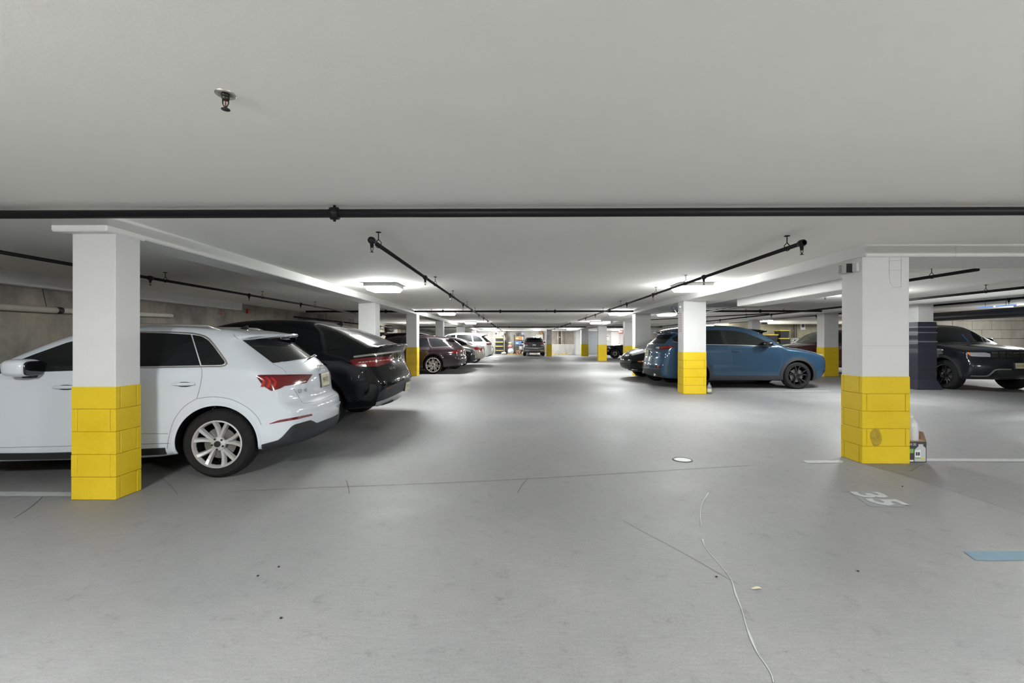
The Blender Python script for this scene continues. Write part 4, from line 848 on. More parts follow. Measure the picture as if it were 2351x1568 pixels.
# white crossover
PX = paint('bright_white_paint', (.74, .75, .75), 0, .3)
W_ = Car('white crossover with slim red tail light beyond the beige saloon',
    [(-.75, .34), (-.95, .42), (-1.03, .55), (-1.03, .75), (-.98, .95), (-.95, 1.08), (-.90, 1.16), (-.90, 1.16), (-.50, 1.52), (-.50, 1.52), (-.72, 1.60), (-.72, 1.60), (-.70, 1.64), (-.70, 1.64), (-.2, 1.70), (.5, 1.73), (1.2, 1.71), (1.6, 1.62), (2.35, 1.17), (2.35, 1.17), (3.0, 1.09), (3.5, .95), (3.7, .8), (3.75, .5), (3.6, .3), (3.3, .25), (3.3, .25), (1.5, .25), (.2, .27)],
    [(.2, .88), (.4, .94), (.7, .96), (1.0, .95), (1.12, .91), (1.3, .82), (1.5, .71), (1.7, .56), (1.8, .5)],
    (-2.44, 26.6, .2), 180, (0, 2.92), .42, PX, h=.045, bow_r=[(.3, .2), (1.6, .42)], wr=.375)
W_.wheels(.375, .26, .25, dict(n=5, spread=12, hub=5, nuts=False), .935, (1,))
side_set(W_, [([(1.95, 1.38), (1.5, 1.57), (1.1, 1.60)], [(2.1, 1.2), (1.5, 1.195), (1.1, 1.195)]), ([(1.02, 1.605), (.6, 1.605), (.2, 1.59)], [(1.0, 1.195), (.6, 1.20), (.1, 1.205)]), ([(.14, 1.585), (-.1, 1.56), (-.3, 1.46), (-.46, 1.28)], [(.04, 1.205), (-.1, 1.21), (-.3, 1.215), (-.47, 1.22)])], 'glass_far')
W_.patch('rear_window', [(-.6, 1.54), (0, 1.56), (.6, 1.54)], [(-.7, 1.19), (0, 1.20), (.7, 1.19)], M['glass'], 'rear', 14, 7, off=.005)
W_.patch('tail_light', [(1117, 791), (1122, 788.5), (1131, 788)], [(1118, 792), (1124, 791.5), (1131, 791.8)], M['red'], nu=10, nv=4, off=.008); lights_rear(W_, .45, .85, 1.03, 1.11)
W_.patch('bumper_trim', [(-.85, .48), (0, .46), (.85, .48)], [(-.8, .36), (0, .36), (.8, .36)], M['greypl'], 'rear', 16, 4, off=.008); W_.plate((0, .85), 'rear', off=.01, m=M['white_pl'])
W_.arch_lip(M['greypl'], w=.05, h=.01); W_.mirror_pod(1.75, 1.25, .92, PX)
for y in (-.55, .55): W_.patch('exhaust_tip', [(y-.10, .42), (y+.10, .42)], [(y-.10, .37), (y+.10, .37)], M['chrome'], 'rear', 6, 3, off=.014)
# grey crossover at the far end, tail toward us
PY = paint('graphite_paint', (.10, .105, .115), .3, .3)
Y_ = Car('grey crossover seen from behind at the far end of the aisle',
    [(-.75, .32), (-.87, .42), (-.90, .55), (-.89, .72), (-.84, .9), (-.80, 1.05), (-.76, 1.13), (-.76, 1.13), (-.42, 1.48), (-.42, 1.48), (-.60, 1.53), (-.60, 1.53), (-.58, 1.56), (-.58, 1.56), (-.1, 1.61), (.5, 1.63), (1.1, 1.60), (1.5, 1.5), (2.2, 1.12), (2.2, 1.12), (3.0, 1.0), (3.4, .85), (3.5, .5), (3.3, .26), (3.3, .26), (1.5, .24), (.2, .26)],
    [(.2, .86), (.4, .91), (.7, .92), (.98, .91), (1.08, .87), (1.25, .79), (1.45, .69), (1.6, .57), (1.7, .5)],
    (1.385, 38.5, .2), 90, (0, 2.68), .40, PY, h=.045, bow_r=[(.3, .18), (1.5, .32)], wr=.36)
Y_.wheels(.36, .25, .235, dict(n=5, spread=12, hub=5, nuts=False), .90)
Y_.patch('rear_window', [(-.56, 1.46), (0, 1.48), (.56, 1.46)], [(-.68, 1.14), (0, 1.15), (.68, 1.14)], M['glass'], 'rear', 16, 8, off=.005)
lights_rear(Y_, .42, .80, .99, 1.08); lights_rear(Y_, .55, .82, .86, .95, 'clearlens', 'reflector_lens'); Y_.plate((0, .93), 'rear', m=M['white_pl'], off=.012)
Y_.mould('bumper_chrome', [(-.75, .70), (0, .68), (.75, .70)], M['satin'], 'rear', w=.04, h=.01, n=20); Y_.patch('skid_plate', [(-.45, .50), (.45, .50)], [(-.42, .42), (.42, .42)], M['satin'], 'rear', 12, 3, off=.012)
for y in (-.62, .62): Y_.patch('exhaust_tip', [(y-.16, .52), (y+.16, .52)], [(y-.16, .42), (y+.16, .42)], M['chrome'], 'rear', 8, 4, off=.02)
Y_.mirror_pod(1.55, 1.16, .88, PY); side_set(Y_, [([(1.6, 1.36), (1.0, 1.5), (.3, 1.49), (-.3, 1.40)], [(1.9, 1.12), (1.0, 1.12), (.3, 1.125), (-.45, 1.15)])])
Y_.mould('brake_lamp', [(-.2, 1.545), (.2, 1.545)], M['red'], 'rear', w=.012, h=.01, n=6, smooth_pts=False)
# black low car at the far right of the aisle
H_ = Car('black low car with dark wheel at the far right behind a yellow-based pillar',
    [(-.85, .32), (-1.1, .45), (-1.15, .7), (-1.1, .98), (-.8, 1.03), (-.3, 1.15), (.3, 1.38), (.8, 1.44), (1.2, 1.40), (1.75, 1.12), (2.05, 1.02), (2.05, 1.02), (2.6, .99), (3.3, .94), (3.66, .88), (3.76, .7), (3.76, .45), (3.65, .28), (3.3, .22), (3.3, .22), (1.5, .2), (.2, .22)],
    [(.15, .84), (.35, .92), (.6, .95), (.85, .94), (.97, .90), (1.1, .80), (1.3, .68), (1.42, .58), (1.5, .5)],
    (9.90, 33.4, .2), 180, (0, 2.95), .39, PB, h=.05, wr=.355)
H_.wheels(.355, .26, .24, dict(n=5, spread=0, hub=0, pair=False, mat=M['darkalloy'], nuts=False, w=(.05, .04)), .92, (1,))
side_set(H_, [([(1.5, 1.2), (1.1, 1.32), (.8, 1.34)], [(1.7, 1.03), (1.2, 1.02), (.8, 1.02)]), ([(.74, 1.34), (.3, 1.3), (-.1, 1.16)], [(.74, 1.02), (.3, 1.025), (-.15, 1.05)])])
H_.patch('side_marker', [(3.42, .62), (3.5, .62)], [(3.42, .50), (3.5, .50)], M['amber'], 'L', 4, 4, off=.008, mirror=True); H_.patch('windscreen', [(1.25, -.55), (1.25, .55)], [(1.95, -.68), (1.95, .68)], M['glass'], 'top', 10, 8, off=.005)
H_.patch('headlight', [(3.3, .86), (3.55, .83)], [(3.3, .78), (3.57, .76)], M['clearlens'], 'L', 6, 4, off=.006, mirror=True); H_.arch_lip()
# maroon crossover in the right bay
PM = paint('maroon_paint', (.085, .03, .035), .2, .3)
K = Car('maroon crossover in the right bay partly hidden behind a yellow-based pillar',
    [(-.80, .34), (-.95, .5), (-.95, .9), (-.86, 1.15), (-.55, 1.56), (-.3, 1.64), (.5, 1.70), (1.1, 1.68), (1.55, 1.58), (2.35, 1.16), (2.35, 1.16), (2.9, 1.10), (3.35, 1.0), (3.55, .85), (3.62, .6), (3.55, .35), (3.3, .26), (3.3, .26), (1.5, .24), (.2, .26)],
    [(.2, .86), (.4, .92), (.7, .93), (1.0, .92), (1.12, .88), (1.3, .79), (1.5, .69), (1.65, .58), (1.75, .5)],
    (13.45, 18.05, .2), 180, (0, 2.75), .41, PM, h=.045, bow_f=.35, wr=.365)
K.wheels(.365, .26, .24, dict(n=5, spread=14, hub=6, nuts=False), .90, (1,))
side_set(K, [([(2.0, 1.24), (1.6, 1.45), (1.2, 1.56)], [(2.15, 1.17), (1.6, 1.165), (1.2, 1.165)]), ([(1.12, 1.565), (.6, 1.565), (.1, 1.54), (-.3, 1.45)], [(1.1, 1.165), (.6, 1.17), (.1, 1.175), (-.5, 1.2)])], 'glass2')
K.patch('windscreen', [(1.62, -.58), (1.66, 0), (1.62, .58)], [(2.2, -.70), (2.3, 0), (2.2, .70)], mat('pale_windscreen', (.12, .15, .11), .08), 'top', 12, 8, off=.005)
K.mould('roof_trim', [(2.3, 1.19), (1.9, 1.40), (1.5, 1.585), (1.0, 1.64), (.2, 1.645)], M['chrome'], 'L', w=.03, h=.01, n=30)
K.mirror_pod(1.85, 1.22, .90, PM); K.patch('headlight', [(3.0, .98), (3.4, .9)], [(3.0, .88), (3.42, .8)], M['clearlens'], 'L', 8, 5, mirror=True); K.arch_lip(); K.handle(1.4, 1.02, M['chrome']); K.handle(.3, 1.02, M['chrome'])
K.patch('grille', [(-.5, .9), (.5, .9)], [(-.45, .6), (.45, .6)], M['gloss'], 'front', 10, 5)
# ------------------------------------------------------------------ sprinkler pipes
def pipe_run(label, pts, r, hangers=(), heads=(), couplings=(), m='blackpipe', name='sprinkler_pipe', group=None, head_parts=True):
    p0 = np.array(pts[0], float); T = tag(empty(name, tuple(p0)), label, 'pipe', group)
    MB().tube(pts, r, 14).build('pipe', M[m], T, True)
    P = np.array(pts, float); ax = np.argmax(np.abs(P[-1]-P[0]))
    def at(v):
        t = (v-P[0, ax])/(P[-1, ax]-P[0, ax]); return P[0]+(P[-1]-P[0])*t
    for v in hangers:
        c = at(v); B = MB(); u = np.array([1., 0, 0]) if ax == 1 else np.array([0, 1., 0]); z = np.array([0, 0, 1.])
        B.tube([c+(r+.006)*(math.cos(a)*u+math.sin(a)*z) for a in np.linspace(-math.pi, 0, 11)]+[c+u*(r+.006)+z*.03, c+u*.004+z*(r+.035), c-u*.004+z*(r+.035), c-u*(r+.006)+z*.03, c-u*(r+.006)], .0045, 6)
        B.tube([c+z*(r+.03), np.array([c[0], c[1], ZC-.002])], .005, 6); B.lathe([(.001, -.008), (.028, -.008), (.028, 0)], (c[0], c[1], ZC-.001), 'z', 10)
        B.build('hanger', M[m], T, True)
    for v in couplings:
        c = at(v); d = np.zeros(3); d[ax] = .035
        B = MB(); B.tube([c-d, c-d*.9, c+d*.9, c+d], [r+.004, r+.016, r+.016, r+.004], 14)
        o = np.array([0, 0, r+.018]) if ax == 0 else np.array([r+.018, 0, 0])
        B.tube([c-o*1.25, c+o*1.25], .012, 8); B.build('coupling', M[m], T, True)
    for v in heads:
        c = at(v); B = MB(); d = np.zeros(3); d[ax] = .04
        B.tube([c-d, c-d*.8, c, c+d*.8, c+d], [r+.004, r+.012, r+.016, r+.012, r+.004], 12); B.tube([c, c-np.array([0, 0, r+.03])], [.02, .018], 10)
        h = B.build('tee_fitting', M[m], T, True); sprinkler(h, c-np.array([0, 0, r+.03]), M[m])
    return T
def sprinkler(par, c, m, s=1.0, bulb=True):
    B = MB(); c = np.asarray(c, float)
    B.lathe([(.001, 0), (.016*s, 0), (.016*s, -.014*s), (.013*s, -.02*s), (.001, -.02*s)], c, 'z', 12)
    for sg in (-1, 1): B.tube([c+np.array([sg*.013, 0, -.016])*s, c+np.array([sg*.013, 0, -.036])*s, c+np.array([sg*.004, 0, -.052])*s], .0028*s, 6)
    B.lathe([(.001, -.050*s), (.004*s, -.050*s), (.006*s, -.056*s), (.018*s, -.060*s), (.019*s, -.063*s), (.001, -.062*s)], c, 'z', 14)
    h = B.build('sprinkler_head', m, par, True)
    if bulb: MB().tube([c+np.array([0, 0, -.02])*s, c+np.array([0, 0, -.05])*s], .0025*s, 6).build('glass_bulb', M['red'], h)
    return h
ZP = 2.405; ZM = 2.47; HY = [7.0, 9.6, 11.9, 14.1, 16.7, 19.1, 21.8]      # branches hang just below the mains
pipe_run('long black main pipe running across the ceiling close to the camera', [(-8.0, 3.715, ZM), (13.5, 3.715, ZM)], .034, couplings=(-1.50, 7.5), hangers=(-6.3, 5.7))
pipe_run('black sprinkler branch pipe on the left side of the aisle', [(-1.422, 4.40, ZP), (-1.422, 22.4, ZP)], .021, hangers=(4.64, 7.85, 10.0, 12.8, 15.2, 18.8, 21.5), heads=[4.43]+HY)
pipe_run('black sprinkler branch pipe on the right side of the aisle', [(2.851, 4.56, ZP), (2.851, 21.5, ZP)], .021, hangers=(4.85, 7.75, 9.4, 12.6, 15.2, 18.8), heads=[4.6]+HY[:-1])
pipe_run('black sprinkler branch pipe over the left parking bay', [(-5.70, 4.25, ZP), (-5.70, 16.0, ZP)], .022, hangers=(4.75, 7.3, 10.1, 12.75), heads=HY[:3])
pipe_run('black main pipe crossing the whole garage beyond the second pillars', [(-7.4, 15.85, ZM), (13.2, 15.85, ZM)], .034, hangers=(-6.5, -5.2, -3.0, -1.9, 1.0, 4.2, 6.9, 7.9, 9.2), couplings=(-4.6, -2.6, -.6, 1.3, 4.7, 8.4))
pipe_run('thin black main pipe crossing the far part of the aisle', [(-7.4, 33.2, ZM), (13.0, 33.2, ZM)], .040, hangers=(-5, -2, 1.1, 4, 7), couplings=(-.6, 2.2, 5.6))
pipe_run('far left black branch pipe near the tote rack', [(-1.422, 24.5, ZP), (-1.422, 43, ZP)], .021, hangers=(26, 32), heads=(24.6, 27.0, 28.9, 31.9, 35.0, 38.0))
pipe_run('far right black branch pipe near the end wall', [(2.85, 24.5, ZP), (2.85, 43, ZP)], .021, hangers=(26, 32), heads=(24.6, 27.1, 29.4, 31.9, 35.0, 38.0))
pipe_run('black pipe hugging the left wall behind the pillars', [(-7.6, 15.4, 2.26), (-7.6, 41, 2.26)], .03, hangers=(18, 21, 25), heads=(19.5, 22.2, 25.2))
pipe_run('black branch pipe above the blue crossover in the right bay', [(6.30, 6.3, ZP), (6.30, 15.9, ZP)], .024, hangers=(7.0, 10.1), heads=(9.4,))
pipe_run('second black branch pipe in the right bay with large hanger', [(9.25, 6.3, ZP), (9.25, 40, ZP)], .026, hangers=(9.1, 12.2, 18.5, 22.3), heads=(8.2, 16.7, 20.9, 25.2))
pipe_run('third black branch pipe beyond the far right pillar row', [(11.4, 6.3, ZP), (11.4, 24.6, ZP)], .026, hangers=(8.7, 13.6, 19.6), heads=(10.7, 17.5, 21.8))
pipe_run('short black branch pipe right of the wide pillar', [(5.6, 21.4, ZP), (8.9, 16.2, ZP)], .02, hangers=(6.2,))
pipe_run('thick dark duct along the right bay ceiling', [(13.7, 8.5, 2.20), (13.7, 16.9, 2.20)], .12, m='darkpipe', name='ceiling_duct')
pipe_run('second dark duct below the blue tubes', [(14.1, 8.5, 2.30), (14.1, 16.9, 2.30)], .09, m='darkpipe', name='ceiling_duct')
for i, (y0, y1) in enumerate(((13.35, 12.95), (12.85, 12.35), (12.0, 11.7))):
    o = MB().tube([(13.35, y0, 2.40), (13.35, y1, 2.40)], .019, 10).build('tube_lamp', mat('blue_tube_%d' % i, (.16, .38, .90), .3, emit=.7), None, True); MB().tube([(13.35, (y0+y1)/2, 2.42), (13.35, (y0+y1)/2, ZC)], .006, 6).build('hanger', M['blackpipe'], o)
    tag(o, ['blue tube lamp farthest left above the black off-roader', 'blue tube lamp in the middle above the black off-roader', 'short blue tube lamp nearest the right edge'][i], 'lamp', 'blue tube lamps')
# cream drain pipe on the left wall
T = tag(empty('drain_pipe', (-8.05, 3, 1.95)), 'cream plastic drain pipe along the left concrete wall', 'pipe')
MB().tube([(-8.06, -2, 1.93), (-8.06, 7.9, 1.965)], .052, 16).build('pipe', M['pvc'], T, True); MB().tube([(-8.06, 7.9, 1.965), (-8.06, 10.35, 2.02), (-8.06, 10.5, 2.02), (-8.12, 10.58, 2.02), (-8.22, 10.6, 2.02)], .048, 16).build('pipe_end', M['pvc'], T, True)
MB().tube([(-8.06, 7.86, 1.965), (-8.06, 7.95, 1.966)], .058, 16).build('black_sleeve', M['blackpl'], T, True); MB().tube([(-8.06, 10.3, 2.02), (-8.06, 10.34, 2.02)], .054, 16).build('collar', M['pvc'], T, True)
MB().tube([(-8.06, 7.7, 1.98), (-8.1, 7.66, 2.34)], .005, 6).build('hanger', M['blackpipe'], T)
# pendent sprinkler set in the ceiling near the camera
c = at_depth(518, 217, 2.06); c[2] = ZC
T = tag(empty('ceiling_sprinkler', tuple(c)), 'single pendent sprinkler with chrome plate in the ceiling', 'sprinkler')
MB().lathe([(.044, 0), (.043, -.004), (.036, -.007), (.028, -.004), (.026, .0)], c, 'z', 32).build('cover_plate', M['satin'], T, True); MB().lathe([(.0255, -.001), (.001, -.001)], c, 'z', 24).build('opening', mat('opening_shade', (.30, .30, .29), .9), T)
MB().lathe([(.001, .0), (.018, .0), (.018, -.012), (.001, -.012)], c, 'z', 16).build('body', mat('oiled_brass', (.035, .035, .028), .4, .5), T, True)
sprinkler(T, c-np.array([0, 0, .008]), bpy.data.materials['oiled_brass'], 1.0)
# ------------------------------------------------------------------ paint, cracks and litter on the floor (parts of the floor)
def floor_quad(name, px, m, lift=.003, n=1, par=None):
    V = []
    for p in px:
        q = on_floor(*p); V.append((q[0], q[1], float(floor_z(q[0], q[1]))+lift))
    return obj(name, V, [tuple(range(len(V)))[::-1]] if False else [tuple(range(len(V)))], m, par or FLOOR)
def floor_ribbon(name, px, w, m, lift=.003):
    P = np.array([on_floor(*p) for p in spline(px, 6)]); P[:, 2] = floor_z(P[:, 0], P[:, 1])+lift
    t = np.gradient(P[:, :2], axis=0); t /= np.linalg.norm(t, axis=1)[:, None]+1e-9; nn = np.stack([-t[:, 1], t[:, 0]], 1)
    ws = np.interp(np.linspace(0, 1, len(P)), np.linspace(0, 1, len(w)), w) if isinstance(w, (list, tuple)) else np.full(len(P), w)
    A_ = P.copy(); B_ = P.copy(); A_[:, :2] += nn*ws[:, None]/2; B_[:, :2] -= nn*ws[:, None]/2; n = len(P)
    return obj(name, np.concatenate([A_, B_]), [(i, n+i, n+i+1, i+1) for i in range(n-1)], m, FLOOR)
floor_quad('parking_line', [(0, 1139.5), (163, 1140), (163, 1130.5), (0, 1129)], M['markpaint'])
floor_quad('parking_line', [(1852, 1063.5), (1935, 1063), (1935, 1057.5), (1844, 1057.5)], M['markpaint'])
floor_quad('parking_line', [(2088, 1059.5), (2351, 1060.5), (2351, 1053.5), (2088, 1053)], M['markpaint'])
floor_quad('parking_line', [(1640, 900.8), (1905, 899), (1905, 897), (1640, 898.6)], M['fadedpaint'])
floor_quad('blue_paint_patch', [(2240, 1287), (2300, 1288), (2351, 1287), (2351, 1266), (2212, 1267)], noisy('blue_floor_paint', (.13, .21, .27), (.17, .25, .30), 8, .6))
sn = floor_quad('number_backing', [(1948, 1128), (2012, 1127), (2082, 1158), (2075, 1164), (1996, 1163)], noisy('old_paint_grey', (.23, .255, .265), (.265, .28, .29), 9, .6), .002)
V, F = text_mesh('35', .375, .012); ctr = on_floor(2013, 1145)
obj('stall_number', [(ctr[0]+b, ctr[1]-a*1.02, .0045) for a, b, c in V], F, M['markpaint'], FLOOR)
dc = on_floor(1567, 1056)
dr = MB().lathe([(.118, .002), (.112, .008), (.100, .008), (.098, .002)], (dc[0], dc[1], 0), 'z', 40).build('floor_drain', mat('drain_rim', (.10, .11, .10), .6), None, True); tag(dr, 'round floor drain with white cover in the aisle', 'drain')
MB().lathe([(.098, .004), (.001, .005)], (dc[0], dc[1], 0), 'z', 40).build('cover', mat('drain_cover', (.62, .64, .65), .5), dr)
dr.data.flip_normals() if False else None
floor_ribbon('paint_drip', [(1613, 1238), (1618, 1255), (1651, 1295), (1679, 1331.7), (1689, 1364), (1703, 1400), (1713.5, 1437), (1723.6, 1465), (1740, 1501.6), (1760, 1530), (1772, 1552), (1776, 1568)], [.012, .004, .003, .004, .010, .004, .004, .012, .005, .004, .004, .005], M['markpaint'])
floor_ribbon('paint_drip', [(1627, 1132), (1612, 1157), (1608, 1186), (1610.5, 1207)], [.014, .006, .008, .004], M['markpaint'])
for pts_, w in (([(523, 1129), (700, 1121), (860, 1115), (1000, 1109.5), (1200, 1100), (1400, 1088.5), (1600, 1076), (1720, 1069)], .006), ([(32, 1190), (70, 1165), (98, 1141)], .007), ([(370, 1097), (392, 1116), (408, 1135)], .006), ([(795, 1103), (800, 1120), (802, 1134)], .008), ([(1213, 1098), (1200, 1112), (1188, 1133)], .006),
                ([(1850, 1062), (1900, 1058), (1935, 1050)], .005), ([(2090, 1082), (2110, 1070), (2120, 1066)], .006), ([(1990, 1068), (2060, 1085), (2140, 1112), (2351, 1180)], .004), ([(1430, 1195), (1475, 1220), (1560, 1265), (1700, 1345)], .003)):
    floor_ribbon('crack', pts_, w, M['crack'], .0022)
lp = on_floor(1737, 1354)
lf = MB()
pts_ = [(-.030, 0), (-.018, .010), (0, .013), (.018, .008), (.030, .002), (.018, -.008), (0, -.011), (-.018, -.007)]
lf.V = [(lp[0]+a*.9+b*.4, lp[1]-a*.35+b, .004+.010*abs(b)/.013+.006*math.sin(a*90)) for a, b in pts_]+[(lp[0], lp[1], .004)]
lf.F = [(8, i, (i+1) % 8) for i in range(8)]
tag(lf.build('dry_leaf', mat('dry_leaf', (.52, .50, .36), .7)), 'small pale dry leaf lying on the foreground floor', 'leaf')
for q in ((1970, 1312), (2072, 1117), (1645, 1325), (640, 1302), (592, 1323), (645, 1420)):
    p = on_floor(*q); V, F = superball((p[0], p[1], .004), (.007, .006, .004), .8, 8, 6); o = obj('pebble', V, F, M['ink'])
    tag(o, {(1970, 1312): 'dark pebble on the floor left of the blue paint patch', (2072, 1117): 'dark pebble on the floor just beyond the painted 35', (1645, 1325): 'dark pebble beside the white paint drip', (640, 1302): 'dark pebble on the left foreground floor, farthest of three', (592, 1323): 'dark pebble on the left foreground floor, leftmost of three', (645, 1420): 'dark pebble on the left foreground floor, nearest of three'}[q], 'pebble', 'dark pebbles on the floor')
# ------------------------------------------------------------------ things on and by the near right pillar
X0 = 4.0
T = tag(empty('wall_box', (X0, 5.5, 2.30)), 'small grey louvred box on the left face of the near right pillar', 'electrical box')
MB().bbox(X0-.075, X0+.012, 5.50, 5.62, 2.24, 2.355, .006).build('case', mat('box_grey', (.42, .42, .41), .5), T); MB().bbox(X0-.02, X0+.013, 5.385, 5.47, 2.245, 2.35, .008).build('back_plate', M['white'], T)
MB().box(X0-.06, X0+.01, 5.475, 5.50, 2.245, 2.35).build('dark_gap', M['blackpl'], T)
for i in range(5): MB().box(X0-.079, X0-.074, 5.56, 5.60, 2.255+i*.019, 2.262+i*.019).build('louvre', M['ink'], T)
def pillar_part(name, px, m, y, d=.004):
    """flat mark on the front face (plane y) of a pillar"""
    V = []
    for p in px:
        r = pray(*p); q = CAM+r*((y-CAM[1])/r[1]); V.append((q[0], y-d, q[2]))
    return obj(name, V, [tuple(range(len(V)))], m, R1)
yf = 5.336
grey = mat('joint_grey', (.50, .49, .46), .8)
for px_ in ([(2041, 591), (2041, 640), (2042.2, 640), (2042.2, 591)], [(2069, 590), (2068, 648), (2069.2, 648), (2070.2, 590)], [(2041, 598.5), (2069, 597), (2069, 598.2), (2041, 599.8)], [(2042, 620), (2069, 619.5), (2069, 620.5), (2042, 621)], [(2041.5, 640), (2044, 650), (2049, 658), (2050, 657.3), (2045, 649.6), (2042.6, 640)], [(2049, 659), (2068, 658.5), (2068.6, 648), (2069.6, 648), (2069, 660), (2049, 660.2)], [(1981, 793.2), (2087, 793.4), (2087, 794.2), (1981, 794.0)]):
    pillar_part('plaster_line', px_[::-1], grey, yf, .0015)
sc = [(2011+13*math.cos(a)+1.5*math.sin(3*a), 1004+21*math.sin(a)) for a in np.linspace(0, 2*math.pi, 18)[:-1]]
pillar_part('scuff_mark', sc[::-1], noisy('scuff', (.30, .21, .02), (.48, .34, .03), 30, .7), 5.33, .0015)
# oil carton and jug behind the pillar
bx0, bx1, by0, by1, bz = 4.575, 4.80, 5.40, 5.62, .245
T = tag(empty('oil_carton', ((bx0+bx1)/2, (by0+by1)/2, 0)), 'open oil carton on the floor right of the near right pillar', 'carton')
cb = mat('carton_brown', (.42, .30, .20), .8)
t = .004
MB().box(bx0, bx1, by0, by0+t, .001, bz).box(bx0, bx1, by1-t, by1, .001, bz).box(bx0, bx0+t, by0+t, by1-t, .001, bz).box(bx1-t, bx1, by0+t, by1-t, .001, bz).box(bx0+t, bx1-t, by0+t, by1-t, .001, .006).build('carton_box', mat('carton_dark', (.045, .05, .05), .5), T)
obj('flap', [(bx1, by0, bz), (bx1, by1, bz), (bx1-.02, by1, bz+.10), (bx1-.02, by0+.02, bz+.11)], [(0, 1, 2, 3)], cb, T); obj('flap', [(bx0, by1, bz), (bx1, by1, bz), (bx1-.02, by1+.03, bz+.09), (bx0+.02, by1+.03, bz+.09)], [(0, 1, 2, 3)], cb, T); obj('flap', [(bx0, by0, bz), (bx1, by0, bz), (bx1-.01, by0+.06, bz+.018), (bx0+.01, by0+.06, bz+.018)], [(0, 1, 2, 3)], cb, T)
def card(name, poly, m, d=.001): return obj(name, [(bx0+a, by0-d, b) for a, b in poly], [tuple(range(len(poly)))], m, T)
card('bottle_print', [(.085, .012), (.215, .012), (.215, .17), (.185, .195), (.185, .215), (.13, .215), (.13, .19), (.085, .15)], mat('print_grey', (.50, .52, .52), .5))
card('label_print', [(.09, .06), (.155, .06), (.155, .15), (.09, .14)], M['white_pl'], .0015); card('label_square', [(.10, .082), (.145, .082), (.145, .122), (.10, .122)], mat('print_navy', (.02, .03, .05), .5), .002)
V, F = text_mesh('1', .05); obj('lettering', [(bx0+.122+a, by0-.0026, .102+b) for a, b, c in V], F, M['white_pl'], T)
card('green_band', [(.09, .045), (.155, .045), (.155, .06), (.09, .06)], mat('print_green', (.22, .40, .12), .5), .002); card('green_block', [(.02, .11), (.075, .11), (.075, .16), (.02, .16)], bpy.data.materials['print_green']); card('yellow_tag', [(.165, .03), (.195, .03), (.195, .055), (.165, .055)], M['yellow'], .002)
card('base_stripe', [(.0, .012), (.075, .012), (.075, .03), (.0, .03)], M['white_pl'])
V, F = text_mesh('5W-30', .042); obj('lettering', [(bx0+.055+a*.8, by0-.002, .21+b) for a, b, c in V], F, M['white_pl'], T)
MB().bbox(bx0+.02, bx1-.02, by0+.02, by1-.02, .15, .246, .01).build('folded_bag', mat('bag_navy', (.05, .07, .11), .6), T)
jc = (4.695, 5.49, .248)
J_ = MB().lathe([(.001, .0), (.066, .0), (.072, .01), (.074, .15), (.068, .20), (.046, .235), (.022, .26), (.019, .275), (.001, .276)], jc, 'z', 20).build('water_jug', mat('milky_plastic', (.62, .63, .64), .35), None, True); tag(J_, 'milky white plastic jug standing in the oil carton', 'jug')
MB().lathe([(.024, .265), (.025, .29), (.001, .292)], jc, 'z', 16).build('cap', M['white_pl'], J_, True)
# bottle beside the second right pillar
bb = np.array([4.66, 11.12, float(floor_z(4.66, 11.12))])
b_ = MB().lathe([(.001, .0), (.05, .002), (.055, .02), (.055, .15), (.045, .20), (.02, .235), (.018, .27), (.001, .272)], bb, 'z', 18).build('spray_bottle', mat('bottle_grey', (.16, .17, .20), .3), None, True); tag(b_, 'small dark bottle on the floor beside the pale yellow pillar base', 'bottle')
MB().lathe([(.0562, .05), (.0565, .06), (.0565, .12), (.0562, .13)], bb, 'z', 18).build('label_band', mat('bottle_label', (.55, .58, .35), .5), b_, True); MB().lathe([(.0205, .24), (.0205, .275), (.001, .276)], bb, 'z', 12).build('cap', M['greypl'], b_, True)
# sign and paddle bracket on the second right pillar
T = tag(empty('notice_board', (4.02, 11.28, 1.65)), 'white notice with red lettering on the left face of the second right pillar', 'sign')
MB().bbox(4.018, 4.030, 11.12, 11.40, 1.62, 2.14, .002).build('panel', mat('notice_white', (.68, .66, .66), .5), T)
rm = mat('notice_red', (.55, .36, .36), .6)
for i in range(11): MB().box(4.0165, 4.0185, 11.14+.01*(i % 3), 11.38-.015*(i % 2), 2.095-i*.044, 2.115-i*.044).build('text_line', rm, T)
T = tag(empty('paddle_bracket', (4.0, 11.3, 2.1)), 'dark paddle-shaped bracket with white stem beside the second right pillar', 'bracket')
a0 = at_depth(1541.5, 703, 11.35); a1 = at_depth(1549, 712, 11.3); a2 = at_depth(1556, 722, 11.25)
MB().tube([a0, a0*.6+a1*.4, a1], [.036, .034, .016], 10).build('head', M['greypl'], T, True); MB().tube([a1, a2], [.014, .012], 8).build('stem', M['white_pl'], T, True); MB().tube([a1+np.array([.02, 0, -.0]), a2+np.array([.02, 0, .02])], .010, 8).build('arm', M['blackpl'], T, True)
MB().bbox(4.005, 4.017, 11.22, 11.30, 2.16, 2.22, .004).build('base_plate', M['white_pl'], T)
V, F = superball((4.0, 11.25, 2.27), (.025, .03, .03), .8); o = tag(obj('motion_sensor', V, F, M['white_pl'], None, True), 'small white motion sensor high on the second right pillar', 'sensor')
